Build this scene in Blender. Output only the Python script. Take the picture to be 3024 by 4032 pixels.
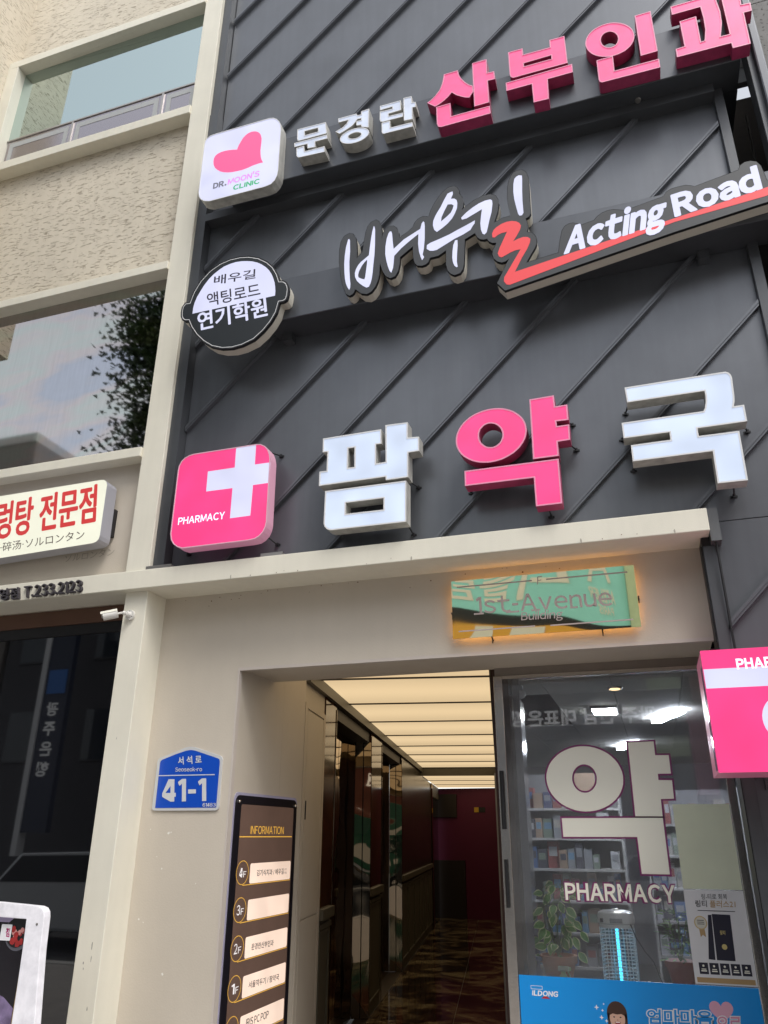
import bpy, bmesh, math, random
from mathutils import Vector, Matrix
from mathutils.geometry import tessellate_polygon

sc = bpy.context.scene
for o in list(bpy.data.objects): bpy.data.objects.remove(o)
# ---------------------------------------------------------------- camera
cd = bpy.data.cameras.new('camera'); cam = bpy.data.objects.new('camera', cd); sc.collection.objects.link(cam); sc.camera = cam
cd.sensor_fit = 'HORIZONTAL'; cd.sensor_width = 36.0; cd.lens = 36.0*3030/3024; cd.clip_start = .05; cd.clip_end = 1500
cam.matrix_world = Matrix(((0.9499584, 0.1164364, 0.2898649, 0.0000), (0.3123387, -0.3684954, -0.8755888, -3.8000), (0.0048635, 0.9223089, -0.3864229, 1.6000), (0,0,0,1)))
sc.render.resolution_x = 768; sc.render.resolution_y = 1024
# ---------------------------------------------------------------- overcast sky and soft sun
w = bpy.data.worlds.new('World'); sc.world = w; w.use_nodes = True
nt = w.node_tree; bg = nt.nodes['Background']; sky = nt.nodes.new('ShaderNodeTexSky'); sky.sky_type = 'NISHITA'; sky.sun_disc = False
SUN_EL, SUN_AZ = math.radians(56), math.radians(138)
sky.sun_elevation = SUN_EL; sky.sun_rotation = SUN_AZ; sky.air_density = 1.0; sky.dust_density = 1.6; sky.ozone_density = 1.0
hs = nt.nodes.new('ShaderNodeHueSaturation'); hs.inputs['Saturation'].default_value = .22
nt.links.new(sky.outputs[0], hs.inputs['Color']); nt.links.new(hs.outputs[0], bg.inputs['Color']); bg.inputs['Strength'].default_value = .15
sl = bpy.data.lights.new('sun', 'SUN'); sl.energy = .9; sl.angle = math.radians(22); sl.color = (1,.96,.90)
so = bpy.data.objects.new('sun', sl); sc.collection.objects.link(so); so.location = (0,-10,20)
sd = Vector((math.sin(SUN_AZ)*math.cos(SUN_EL), math.cos(SUN_AZ)*math.cos(SUN_EL), math.sin(SUN_EL)))
so.rotation_euler = sd.to_track_quat('Z','Y').to_euler()
vs = sc.view_settings; sc.display_settings.display_device = 'sRGB'; vs.view_transform = 'Standard'; vs.look = 'None'; vs.gamma = 1; vs.use_curve_mapping = False
vs.exposure = 0.95
sc.cycles.max_bounces = 10; sc.cycles.glossy_bounces = 6; sc.cycles.transparent_max_bounces = 12; sc.cycles.diffuse_bounces = 5
sc.cycles.sample_clamp_indirect = 6
try: sc.cycles.use_denoising = True
except Exception: pass
# ---------------------------------------------------------------- helpers
R = math.radians
COL = bpy.context.scene.collection
rng = random.Random(7)
MATS = {}

def srgb(r, g, b):
    f = lambda c: (c/255/12.92) if c/255 <= .04045 else ((c/255+.055)/1.055)**2.4
    return (f(r), f(g), f(b))

def mat(name, col, rough=.6, metal=0.0, emis=None, es=1.0, noise=0.0, nscale=6.0, bump=0.0, bscale=40.0, ior=1.5,
        streak=0.0, coat=0.0, emis_var=0.0, alpha=None):
    if name in MATS: return MATS[name]
    es = es*.78
    m = bpy.data.materials.new(name); m.use_nodes = True
    nt = m.node_tree; N = nt.nodes; L = nt.links
    p = N['Principled BSDF']
    p.inputs['Base Color'].default_value = (*col, 1)
    p.inputs['Roughness'].default_value = rough
    p.inputs['Metallic'].default_value = metal
    p.inputs['IOR'].default_value = ior
    p.inputs['Coat Weight'].default_value = coat
    tc = N.new('ShaderNodeTexCoord')
    if noise or streak:
        n = N.new('ShaderNodeTexNoise'); n.inputs['Scale'].default_value = nscale; n.inputs['Detail'].default_value = 7
        n.inputs['Roughness'].default_value = .62
        L.new(tc.outputs['Object'], n.inputs['Vector'])
        mr = N.new('ShaderNodeMapRange'); mr.inputs['From Min'].default_value = .28; mr.inputs['From Max'].default_value = .72
        mr.inputs['To Min'].default_value = 1-noise; mr.inputs['To Max'].default_value = 1+noise*.6
        L.new(n.outputs['Fac'], mr.inputs['Value'])
        last = mr.outputs['Result']
        if streak:
            mp = N.new('ShaderNodeMapping'); mp.inputs['Scale'].default_value = (14, 14, .9)
            L.new(tc.outputs['Object'], mp.inputs['Vector'])
            n2 = N.new('ShaderNodeTexNoise'); n2.inputs['Scale'].default_value = 1.6; n2.inputs['Detail'].default_value = 5
            L.new(mp.outputs['Vector'], n2.inputs['Vector'])
            m2 = N.new('ShaderNodeMapRange'); m2.inputs['From Min'].default_value = .35; m2.inputs['From Max'].default_value = .7
            m2.inputs['To Min'].default_value = 1; m2.inputs['To Max'].default_value = 1-streak
            L.new(n2.outputs['Fac'], m2.inputs['Value'])
            mu = N.new('ShaderNodeMath'); mu.operation = 'MULTIPLY'
            L.new(last, mu.inputs[0]); L.new(m2.outputs['Result'], mu.inputs[1]); last = mu.outputs[0]
        vm = N.new('ShaderNodeVectorMath'); vm.operation = 'SCALE'; vm.inputs[0].default_value = col
        L.new(last, vm.inputs['Scale']); L.new(vm.outputs[0], p.inputs['Base Color'])
    if bump:
        n3 = N.new('ShaderNodeTexNoise'); n3.inputs['Scale'].default_value = bscale; n3.inputs['Detail'].default_value = 4
        L.new(tc.outputs['Object'], n3.inputs['Vector'])
        b = N.new('ShaderNodeBump'); b.inputs['Strength'].default_value = min(1, bump); b.inputs['Distance'].default_value = .01
        L.new(n3.outputs['Fac'], b.inputs['Height']); L.new(b.outputs['Normal'], p.inputs['Normal'])
    if emis:
        p.inputs['Emission Color'].default_value = (*emis, 1); p.inputs['Emission Strength'].default_value = es
        if emis_var:      # LED modules behind the acrylic: uneven lamp brightness
            n4 = N.new('ShaderNodeTexNoise'); n4.inputs['Scale'].default_value = 4.5; n4.inputs['Detail'].default_value = 7 if emis_var >= .2 else 1; n4.inputs['Roughness'].default_value = .7
            L.new(tc.outputs['Object'], n4.inputs['Vector'])
            m4 = N.new('ShaderNodeMapRange'); m4.inputs['From Min'].default_value = .3; m4.inputs['From Max'].default_value = .7
            m4.inputs['To Min'].default_value = es*(1-emis_var); m4.inputs['To Max'].default_value = es*(1+emis_var)
            L.new(n4.outputs['Fac'], m4.inputs['Value']); L.new(m4.outputs['Result'], p.inputs['Emission Strength'])
    MATS[name] = m
    return m

class MB:
    """collects shapes and links them as ONE mesh object"""
    def __init__(s): s.v = []; s.f = []; s.mi = []
    def add(s, vs, fs, mi=0):
        o = len(s.v); s.v += [tuple(v) for v in vs]; s.f += [tuple(i+o for i in f) for f in fs]; s.mi += [mi]*len(fs)
    def box(s, x0, x1, y0, y1, z0, z1, mi=0):
        s.add([(x0,y0,z0),(x1,y0,z0),(x1,y1,z0),(x0,y1,z0),(x0,y0,z1),(x1,y0,z1),(x1,y1,z1),(x0,y1,z1)],
              [(0,3,2,1),(4,5,6,7),(0,1,5,4),(1,2,6,5),(2,3,7,6),(3,0,4,7)], mi)
    def hexa(s, p, mi=0):   # 4 bottom pts (ccw from above), 4 top pts
        s.add(p, [(0,3,2,1),(4,5,6,7),(0,1,5,4),(1,2,6,5),(2,3,7,6),(3,0,4,7)], mi)
    def slab(s, pts, z0, z1, mi=0):   # polygon in plan
        n = len(pts)
        s.add([(x,y,z0) for x,y in pts]+[(x,y,z1) for x,y in pts], [tuple(range(n))[::-1], tuple(range(n,2*n))]+[(i,(i+1)%n,n+(i+1)%n,n+i) for i in range(n)], mi)
    def cap(s, loops, y, mi=0, flip=False):
        vs = []; 
        for l in loops: vs += [(x, y, z) for x, z in l]
        tri = tessellate_polygon([[Vector((x, z, 0)) for x, z in l] for l in loops])
        out = []
        for t in tri:
            a, b, c = (vs[i] for i in t)
            n = (b[0]-a[0])*(c[2]-a[2])-(b[2]-a[2])*(c[0]-a[0])
            if abs(n) < 1e-12: continue
            t = tuple(t) if n > 0 else tuple(t)[::-1]       # ccw in xz seen from -Y
            out.append(t[::-1] if flip else t)
        s.add(vs, out, mi)
    def walls(s, loops, y0, y1, mi=0):
        for l in loops:
            n = len(l)
            s.add([(x,y0,z) for x,z in l]+[(x,y1,z) for x,z in l], [(i,(i+1)%n,n+(i+1)%n,n+i) for i in range(n)], mi)
    def prism(s, loops, y0, y1, mi=0):
        s.cap(loops, y0, mi); s.cap(loops, y1, mi, True); s.walls(loops, y0, y1, mi)
    def tube(s, a, b, r, n=12, r2=None, mi=0, caps=True):
        a = Vector(a); b = Vector(b); d = (b-a); q = d.to_track_quat('Z','Y').to_matrix(); r2 = r if r2 is None else r2
        vs = [a+q@Vector((r*math.cos(2*math.pi*i/n), r*math.sin(2*math.pi*i/n), 0)) for i in range(n)]
        vs += [b+q@Vector((r2*math.cos(2*math.pi*i/n), r2*math.sin(2*math.pi*i/n), 0)) for i in range(n)]
        fs = [(i,(i+1)%n,n+(i+1)%n,n+i) for i in range(n)]
        if caps: fs += [tuple(range(n))[::-1], tuple(range(n,2*n))]
        s.add(vs, fs, mi)
    def path(s, pts, r, n=8, mi=0):
        for a, b in zip(pts, pts[1:]): s.tube(a, b, r, n, mi=mi)
    def lathe(s, prof, c, n=24, mi=0):
        vs = []; fs = []
        for r, z in prof: vs += [(c[0]+r*math.cos(2*math.pi*i/n), c[1]+r*math.sin(2*math.pi*i/n), c[2]+z) for i in range(n)]
        for k in range(len(prof)-1):
            fs += [(k*n+i, k*n+(i+1)%n, (k+1)*n+(i+1)%n, (k+1)*n+i) for i in range(n)]
        fs += [tuple(range(n))[::-1], tuple(range((len(prof)-1)*n, len(prof)*n))]
        s.add(vs, fs, mi)
    def ball(s, c, r, sx=1, sy=1, sz=1, n=14, mi=0):
        vs = []; fs = []; m = n//2
        for j in range(m+1):
            t = math.pi*j/m
            vs += [(c[0]+r*sx*math.sin(t)*math.cos(2*math.pi*i/n), c[1]+r*sy*math.sin(t)*math.sin(2*math.pi*i/n), c[2]+r*sz*math.cos(t)) for i in range(n)]
        for j in range(m): fs += [(j*n+i, (j+1)*n+i, (j+1)*n+(i+1)%n, j*n+(i+1)%n) for i in range(n)]
        s.add(vs, fs, mi)
    def build(s, name, mats, parent=None, smooth=False, bevel=0, normals=True, kind=None):
        me = bpy.data.meshes.new(name); me.from_pydata(s.v, [], s.f)
        if not isinstance(mats, (list, tuple)): mats = [mats]
        for m in mats: me.materials.append(m)
        for p, i in zip(me.polygons, s.mi): p.material_index = i; p.use_smooth = smooth
        me.validate(); me.update()
        if normals:
            bm = bmesh.new(); bm.from_mesh(me)
            bmesh.ops.remove_doubles(bm, verts=bm.verts, dist=1e-5)
            bmesh.ops.recalc_face_normals(bm, faces=bm.faces); bm.to_mesh(me); bm.free()
        o = bpy.data.objects.new(name, me); COL.objects.link(o)
        if smooth:
            md = o.modifiers.new('es', 'EDGE_SPLIT'); md.split_angle = R(38)
        if bevel:
            md = o.modifiers.new('bv', 'BEVEL'); md.width = bevel; md.segments = 2; md.limit_method = 'ANGLE'; md.angle_limit = R(40)
        if parent is not None: par(o, parent)
        if kind: o['kind'] = kind
        return o

def world(o):
    return o.matrix_basis.copy() if o.parent is None else world(o.parent) @ o.matrix_parent_inverse @ o.matrix_basis
def par(o, p):
    o.parent = p; o.matrix_parent_inverse = world(p).inverted()

def tag(o, label, cat, group=None):
    o['label'] = label; o['category'] = cat
    if group: o['group'] = group
    return o

def thing(name, label, cat, loc=(0,0,0), group=None):
    o = bpy.data.objects.new(name, None); COL.objects.link(o); o.location = loc; o.empty_display_size = .1
    return tag(o, label, cat, group)

def box(name, m, x0, x1, y0, y1, z0, z1, parent=None, bevel=0, kind=None):
    b = MB(); b.box(x0,x1,y0,y1,z0,z1); return b.build(name, m, parent, bevel=bevel, kind=kind)

def area2(l): return sum(l[i][0]*l[(i+1)%len(l)][1]-l[(i+1)%len(l)][0]*l[i][1] for i in range(len(l)))
def inset(l, d, hole=False):
    """offset a loop into the material by d"""
    a = area2(l) > 0
    pts = l if a != hole else l[::-1]
    n = len(pts); out = []
    for i in range(n):
        p0 = Vector(pts[i-1]); p = Vector(pts[i]); p1 = Vector(pts[(i+1)%n])
        e0 = (p-p0).normalized() if (p-p0).length > 1e-9 else Vector((1,0)); e1 = (p1-p).normalized() if (p1-p).length > 1e-9 else e0
        n0 = Vector((-e0.y, e0.x)); n1 = Vector((-e1.y, e1.x)); m = n0+n1
        if m.length < 1e-6: m = n0
        m.normalize(); k = min(2.2, 1/max(.3, m.dot(n0)))
        q = p+m*d*k; out.append((q.x, q.y))
    return out if a != hole else out[::-1]
def inset_all(loops, d): return [inset(l, d, i > 0) for i, l in enumerate(loops)]

def rect(x0, x1, z0, z1): return [(x0,z0),(x1,z0),(x1,z1),(x0,z1)]
def rrect(x0, x1, z0, z1, r, n=5):
    out = []
    for cx, cz, a0 in ((x1-r,z0+r,-90),(x1-r,z1-r,0),(x0+r,z1-r,90),(x0+r,z0+r,180)):
        out += [(cx+r*math.cos(R(a0+90*k/n)), cz+r*math.sin(R(a0+90*k/n))) for k in range(n+1)]
    return out
def disc(cx, cz, r, n=28, rz=None): 
    rz = r if rz is None else rz
    return [(cx+r*math.cos(2*math.pi*i/n), cz+rz*math.sin(2*math.pi*i/n)) for i in range(n)]

_tc = {}
def _raw(body, bold):
    key = (body, bold)
    if key in _tc: return _tc[key]
    cu = bpy.data.curves.new('t', 'FONT'); cu.body = body; cu.offset = bold; cu.resolution_u = 3
    o = bpy.data.objects.new('t', cu); COL.objects.link(o)
    dg = bpy.context.evaluated_depsgraph_get(); ev = o.evaluated_get(dg); me = ev.to_mesh()
    v = [(p.co.x, p.co.y) for p in me.vertices]; f = [tuple(p.vertices) for p in me.polygons]
    ed = {}
    for p in me.polygons:
        for e in p.edge_keys: ed[e] = ed.get(e, 0)+1
    be = [e for e, c in ed.items() if c == 1]
    ev.to_mesh_clear(); bpy.data.objects.remove(o); bpy.data.curves.remove(cu)
    _tc[key] = (v, f, be); return _tc[key]
def text_pts(body, bold):
    """outline of a line of writing; Latin letters are taken from the wide sans set and spaced by hand"""
    if not all(ord(c) < 128 or c == '\u2019' for c in body): return _raw(body, bold)
    key = ('L', body, bold)
    if key in _tc: return _tc[key]
    h = _raw('\uff28', 0)[0]; cap = max(p[1] for p in h)-min(p[1] for p in h); base = min(p[1] for p in h); k = .69/cap
    V = []; F_ = []; BE = []; x = 0
    w_ = .088+1.7*bold
    own = {'I': [[(0,0),(w_,0),(w_,.69),(0,.69)]], 'l': [[(0,0),(w_,0),(w_,.72),(0,.72)]], '-': [[(0,.24),(.24,.24),(.24,.24+w_),(0,.24+w_)]],
           '1': [[(.13,0),(.13+w_*1.05,0),(.13+w_*1.05,.69),(.12,.69),(0,.60),(.045,.60-w_),(.13,.56)]],
           '4': [[(.27,0),(.27+w_,0),(.27+w_,.15),(.32+w_,.15),(.32+w_,.15+w_*.95),(.27+w_,.15+w_*.95),(.27+w_,.69),(.20,.69),(0,.15+w_*.9),(0,.15)], [(.27,.15+w_*.95),(.27,.50),(.09,.15+w_*.95)]]}
    for ch in body:
        if ch == ' ': x += .22; continue
        if ch in own:
            lp = own[ch]; vs = [p for l_ in lp for p in l_]; n = len(V)
            V += [(x+p[0], p[1]) for p in vs]; F_ += [tuple(i+n for i in t) for t in tessellate_polygon([[Vector((p[0],p[1],0)) for p in l_] for l_ in lp])]
            k0 = n
            for l_ in lp: BE += [(k0+i, k0+(i+1)%len(l_)) for i in range(len(l_))]; k0 += len(l_)
            x += max(p[0] for p in vs)+.085-bold*.5; continue
        g = '\uff07' if ch == '\u2019' else chr(ord(ch)+0xFEE0)
        v, f, be = _raw(g, bold)
        a = min(p[0] for p in v); c = max(p[0] for p in v)
        sx = 1.0
        x0 = min(p[0] for p in v); wd = (max(p[0] for p in v)-x0)*sx
        n = len(V); V += [(x+(p[0]-x0)*sx*k, (p[1]-base)*k) for p in v]; F_ += [tuple(i+n for i in t) for t in f]; BE += [(e[0]+n, e[1]+n) for e in be]
        x += wd*k+(.085 if ch not in '.1' else .075)-bold*k
    _tc[key] = (V, F_, BE); return _tc[key]

def lettering(T, m, parent, depth=0.0, name='lettering', dy=0.0, extra_bold=0.0, serif=False):
    v, f, be = text_pts(T['body'], T.get('bold', 0)+extra_bold)
    x0 = min(p[0] for p in v); x1 = max(p[0] for p in v)
    if extra_bold: x0 += extra_bold; x1 -= extra_bold
    if T['mode'] == 'cap': z0, z1 = 0.0, .69
    else:
        z0 = min(p[1] for p in v)+extra_bold; z1 = max(p[1] for p in v)-extra_bold
    o = Vector(T['o']); ex = Vector(T['r'])-o; ez = Vector(T['t'])-o
    P = []
    for x, z in v:
        q = o+ex*((x-x0)/(x1-x0))+ez*((z-z0)/(z1-z0)); P.append((q.x, T['y']+dy, q.y))
    b = MB(); b.add(P, f)
    sp = T.get('spread', 0)
    if sp and not depth:       # heavier strokes: the same outline laid again a hair to each side
        for i, (u, w) in enumerate(((1,0),(-1,0),(0,1),(0,-1),(.7,.7),(-.7,.7),(.7,-.7),(-.7,-.7))):
            b.add([(x+sp*u, y-.00004*(i+1), z+sp*w) for x, y, z in P], f)
    if depth:
        n = len(P); vs = P+[(x, y+depth, z) for x, y, z in P]
        b = MB(); b.add(vs, f+[(a, c, c+n, a+n) for a, c in be])
    return b.build(name, m, parent, normals=bool(depth))

def clip(poly, nx, nz, c):     # keep nx*x+nz*z <= c
    out = []
    for i in range(len(poly)):
        a = poly[i]; b = poly[(i+1)%len(poly)]; da = nx*a[0]+nz*a[1]-c; db = nx*b[0]+nz*b[1]-c
        if da <= 0: out.append(a)
        if da*db < 0:
            t = da/(da-db); out.append((a[0]+t*(b[0]-a[0]), a[1]+t*(b[1]-a[1])))
    return out

# ---------------------------------------------------------------- materials
cream = mat('cream_paint', (.775,.74,.625), .62, noise=.06, nscale=2.4, bump=.08, bscale=160, streak=.035)
taupe = mat('taupe_paint', (.575,.515,.43), .6, noise=.06, nscale=1.7, bump=.08, bscale=120, streak=.015)
taupe_light = mat('taupe_trim', (.56,.50,.45), .55, noise=.04)
charcoal = mat('charcoal_metal', (.140,.149,.165), .33, .38, noise=.14, nscale=1.6, bump=.10, bscale=1.1, streak=.07)
beam_m = mat('beam_metal', (.098,.104,.116), .33, .5, noise=.12, nscale=2.5, streak=.05)
trim_dark = mat('dark_trim_metal', (.085,.09,.098), .4, .35, noise=.1)
black_m = mat('black_metal', (.015,.015,.017), .45, .2)
steel = mat('brushed_steel', (.66,.62,.57), .22, 1.0, noise=.1, nscale=20, bump=.05, bscale=90)
return_w = mat('white_aluminium_return', (.56,.55,.51), .45, .15, noise=.16, nscale=9, streak=.28)
rim_w = mat('white_trim_cap', (.72,.72,.72), .35)
return_p = mat('pink_return', (.42,.045,.13), .42, noise=.2, nscale=8, streak=.2)
rim_p = mat('pink_trim_cap', (.80,.30,.45), .35)
face_w = mat('lit_white_acrylic', (.18,.19,.2), .3, emis=(.66,.77,1.0), es=.55, emis_var=.14)
face_w2 = mat('lit_white_acrylic_aged', (.24,.25,.26), .32, emis=(.68,.76,.97), es=.47, emis_var=.24, noise=.06, nscale=12)
face_p = mat('lit_pink_acrylic', (.20,.008,.04), .3, emis=(1.0,.070,.275), es=.62, emis_var=.10)
face_p2 = mat('lit_rose_acrylic', (.22,.04,.09), .36, noise=.3, nscale=7, emis=(1.0,.115,.31), es=.57, emis_var=.20)
face_lilac = mat('lit_lilac_white', (.18,.18,.2), .3, emis=(.72,.74,1.0), es=.56, emis_var=.08)
cream_ret = mat('cream_return', (.60,.57,.49), .5, noise=.06)

def stucco_mat():
    m = bpy.data.materials.new('grooved_stucco'); m.use_nodes = True; nt = m.node_tree; N = nt.nodes; L = nt.links; p = N['Principled BSDF']
    p.inputs['Roughness'].default_value = .85
    tc = N.new('ShaderNodeTexCoord')
    wob = N.new('ShaderNodeTexNoise'); wob.inputs['Scale'].default_value = 3.0
    L.new(tc.outputs['Object'], wob.inputs['Vector'])
    mixv = N.new('ShaderNodeVectorMath'); mixv.operation = 'MULTIPLY_ADD'; mixv.inputs[1].default_value = (.04,.04,.05)
    L.new(wob.outputs['Color'], mixv.inputs[0]); L.new(tc.outputs['Object'], mixv.inputs[2])
    mp = N.new('ShaderNodeMapping'); mp.inputs['Scale'].default_value = (19, 19, 95); mp.inputs['Rotation'].default_value = (0, R(3), 0)
    L.new(mixv.outputs[0], mp.inputs['Vector'])
    n = N.new('ShaderNodeTexNoise'); n.inputs['Scale'].default_value = 1.0; n.inputs['Detail'].default_value = 2.0; n.inputs['Roughness'].default_value = .5
    L.new(mp.outputs['Vector'], n.inputs['Vector'])
    g = N.new('ShaderNodeMapRange'); g.inputs['From Min'].default_value = .33; g.inputs['From Max'].default_value = .41
    L.new(n.outputs['Fac'], g.inputs['Value'])
    fine = N.new('ShaderNodeTexNoise'); fine.inputs['Scale'].default_value = 22; fine.inputs['Detail'].default_value = 6
    L.new(tc.outputs['Object'], fine.inputs['Vector'])
    big = N.new('ShaderNodeTexNoise'); big.inputs['Scale'].default_value = .9; big.inputs['Detail'].default_value = 3
    L.new(tc.outputs['Object'], big.inputs['Vector'])
    ramp = N.new('ShaderNodeMapRange'); ramp.inputs['To Min'].default_value = .80; ramp.inputs['To Max'].default_value = 1.16
    L.new(big.outputs['Fac'], ramp.inputs['Value'])
    c = N.new('ShaderNodeMix'); c.data_type = 'RGBA'; c.inputs[6].default_value = (.46,.395,.30,1); c.inputs[7].default_value = (.675,.608,.492,1)
    L.new(g.outputs['Result'], c.inputs[0])
    mp3 = N.new('ShaderNodeMapping'); mp3.inputs['Scale'].default_value = (9, 9, .5); L.new(tc.outputs['Object'], mp3.inputs['Vector'])
    run = N.new('ShaderNodeTexNoise'); run.inputs['Scale'].default_value = 1.3; run.inputs['Detail'].default_value = 5; L.new(mp3.outputs['Vector'], run.inputs['Vector'])
    rr = N.new('ShaderNodeMapRange'); rr.inputs['From Min'].default_value = .45; rr.inputs['From Max'].default_value = .75; rr.inputs['To Min'].default_value = 1; rr.inputs['To Max'].default_value = .93; L.new(run.outputs['Fac'], rr.inputs['Value'])
    mm = N.new('ShaderNodeMath'); mm.operation = 'MULTIPLY'; L.new(ramp.outputs['Result'], mm.inputs[0]); L.new(rr.outputs['Result'], mm.inputs[1])
    vm = N.new('ShaderNodeVectorMath'); vm.operation = 'SCALE'; L.new(c.outputs[2], vm.inputs[0]); L.new(mm.outputs[0], vm.inputs['Scale'])
    L.new(vm.outputs[0], p.inputs['Base Color'])
    add = N.new('ShaderNodeMath'); add.operation = 'MULTIPLY_ADD'; add.inputs[1].default_value = .22
    L.new(fine.outputs['Fac'], add.inputs[0]); L.new(g.outputs['Result'], add.inputs[2])
    b = N.new('ShaderNodeBump'); b.inputs['Strength'].default_value = .7; b.inputs['Distance'].default_value = .012
    L.new(add.outputs[0], b.inputs['Height']); L.new(b.outputs['Normal'], p.inputs['Normal'])
    return m
stucco = stucco_mat()

def glass_pane(name, tint=(1,1,1), refl_tint=(1,1,1), ior=1.5, boost=1.0):
    m = bpy.data.materials.new(name); m.use_nodes = True; nt = m.node_tree; N = nt.nodes; L = nt.links
    N.remove(N['Principled BSDF'])
    tr = N.new('ShaderNodeBsdfTransparent'); tr.inputs[0].default_value = (*tint,1)
    gl = N.new('ShaderNodeBsdfGlossy'); gl.inputs['Roughness'].default_value = .015; gl.inputs['Color'].default_value = (*refl_tint,1)
    fr = N.new('ShaderNodeFresnel'); fr.inputs['IOR'].default_value = ior
    ml = N.new('ShaderNodeMath'); ml.operation = 'MULTIPLY'; ml.inputs[1].default_value = boost; ml.use_clamp = True
    mx = N.new('ShaderNodeMixShader')
    L.new(fr.outputs[0], ml.inputs[0]); L.new(ml.outputs[0], mx.inputs[0]); L.new(tr.outputs[0], mx.inputs[1]); L.new(gl.outputs[0], mx.inputs[2])
    df = N.new('ShaderNodeBsdfDiffuse'); df.inputs[0].default_value = (.7,.7,.7,1)      # thin dust film, also painting haze over the pane
    tc = N.new('ShaderNodeTexCoord'); n = N.new('ShaderNodeTexNoise'); n.inputs['Scale'].default_value = 2.6; n.inputs['Detail'].default_value = 8; n.inputs['Distortion'].default_value = .8
    L.new(tc.outputs['Object'], n.inputs['Vector'])
    mr = N.new('ShaderNodeMapRange'); mr.inputs['From Min'].default_value = .35; mr.inputs['From Max'].default_value = .75; mr.inputs['To Min'].default_value = .03; mr.inputs['To Max'].default_value = .13; L.new(n.outputs['Fac'], mr.inputs['Value'])
    m2 = N.new('ShaderNodeMixShader'); L.new(mr.outputs['Result'], m2.inputs[0]); L.new(mx.outputs[0], m2.inputs[1]); L.new(df.outputs[0], m2.inputs[2])
    L.new(m2.outputs[0], N['Material Output'].inputs[0]); return m
shop_glass = glass_pane('shop_glass', (.94,.945,.94), (1,1,1), 1.5, 1.6)

def mirror_mat(name, col, rough=.02, wav=0.0, wscale=2.0, film=False):
    m = bpy.data.materials.new(name); m.use_nodes = True; nt = m.node_tree; N = nt.nodes; L = nt.links; p = N['Principled BSDF']
    p.inputs['Metallic'].default_value = 1; p.inputs['Roughness'].default_value = rough; p.inputs['Base Color'].default_value = (*col,1)
    tc = N.new('ShaderNodeTexCoord')
    if wav:
        n = N.new('ShaderNodeTexNoise'); n.inputs['Scale'].default_value = wscale; n.inputs['Detail'].default_value = 0
        L.new(tc.outputs['Object'], n.inputs['Vector'])
        b = N.new('ShaderNodeBump'); b.inputs['Strength'].default_value = 1; b.inputs['Distance'].default_value = wav
        L.new(n.outputs['Fac'], b.inputs['Height']); L.new(b.outputs['Normal'], p.inputs['Normal'])
    if film:     # sun-control film: faint rainbow clouds and fine vertical wiping marks
        mp = N.new('ShaderNodeMapping'); mp.inputs['Scale'].default_value = (.8,1,2.2)
        L.new(tc.outputs['Object'], mp.inputs['Vector'])
        n = N.new('ShaderNodeTexNoise'); n.inputs['Scale'].default_value = 1.1; n.inputs['Detail'].default_value = 3
        L.new(mp.outputs['Vector'], n.inputs['Vector'])
        cr = N.new('ShaderNodeValToRGB'); e = cr.color_ramp.elements
        e[0].position = .3; e[0].color = (.38,.40,.45,1); e[1].position = .72; e[1].color = (.40,.39,.42,1)
        for pos, cc in ((.4,(.36,.38,.42)),(.47,(.45,.41,.40)),(.53,(.41,.44,.41)),(.6,(.45,.43,.405))):
            k = e.new(pos); k.color = (*cc,1)
        L.new(n.outputs['Fac'], cr.inputs[0])
        mp2 = N.new('ShaderNodeMapping'); mp2.inputs['Scale'].default_value = (60,60,4)
        L.new(tc.outputs['Object'], mp2.inputs['Vector'])
        n2 = N.new('ShaderNodeTexNoise'); n2.inputs['Scale'].default_value = 1.0; n2.inputs['Detail'].default_value = 6
        L.new(mp2.outputs['Vector'], n2.inputs['Vector'])
        mr = N.new('ShaderNodeMapRange'); mr.inputs['To Min'].default_value = .9; mr.inputs['To Max'].default_value = 1.1
        L.new(n2.outputs['Fac'], mr.inputs['Value'])
        vm = N.new('ShaderNodeVectorMath'); vm.operation = 'SCALE'; L.new(cr.outputs[0], vm.inputs[0]); L.new(mr.outputs['Result'], vm.inputs['Scale'])
        L.new(vm.outputs[0], p.inputs['Base Color'])
    return m
win_teal = mirror_mat('coated_teal_glass', (.47,.57,.56), .03)
win_film = mirror_mat('filmed_glass', (.45,.45,.5), .035, film=True)
dark_glass = mat('dark_tinted_glass', (.005,.005,.006), .02, ior=1.95)
bronze_mirror = mirror_mat('bronze_mirror', (.42,.31,.20), .03, wav=.012, wscale=2.2)
gold_mirror = mirror_mat('brass_mirror_plate', (.97,.90,.66), .02, wav=.010, wscale=2.3)
strip_mirror = mirror_mat('dark_bronze_strip', (.21,.165,.115), .02, wav=.010, wscale=2.6)

def marble(name, a, b_, c, scale=2.2, rough=.12):
    m = bpy.data.materials.new(name); m.use_nodes = True; nt = m.node_tree; N = nt.nodes; L = nt.links; p = N['Principled BSDF']
    tc = N.new('ShaderNodeTexCoord'); n = N.new('ShaderNodeTexNoise'); n.inputs['Scale'].default_value = scale; n.inputs['Detail'].default_value = 8
    n.inputs['Distortion'].default_value = 1.6; n.inputs['Roughness'].default_value = .6
    L.new(tc.outputs['Object'], n.inputs['Vector'])
    cr = N.new('ShaderNodeValToRGB'); e = cr.color_ramp.elements
    e[0].position = .35; e[0].color = (*a,1); e[1].position = .68; e[1].color = (*c,1); k = e.new(.5); k.color = (*b_,1); k = e.new(.56); k.color = (*a,1)
    L.new(n.outputs['Fac'], cr.inputs[0]); L.new(cr.outputs[0], p.inputs['Base Color']); p.inputs['Roughness'].default_value = rough
    return m
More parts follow.
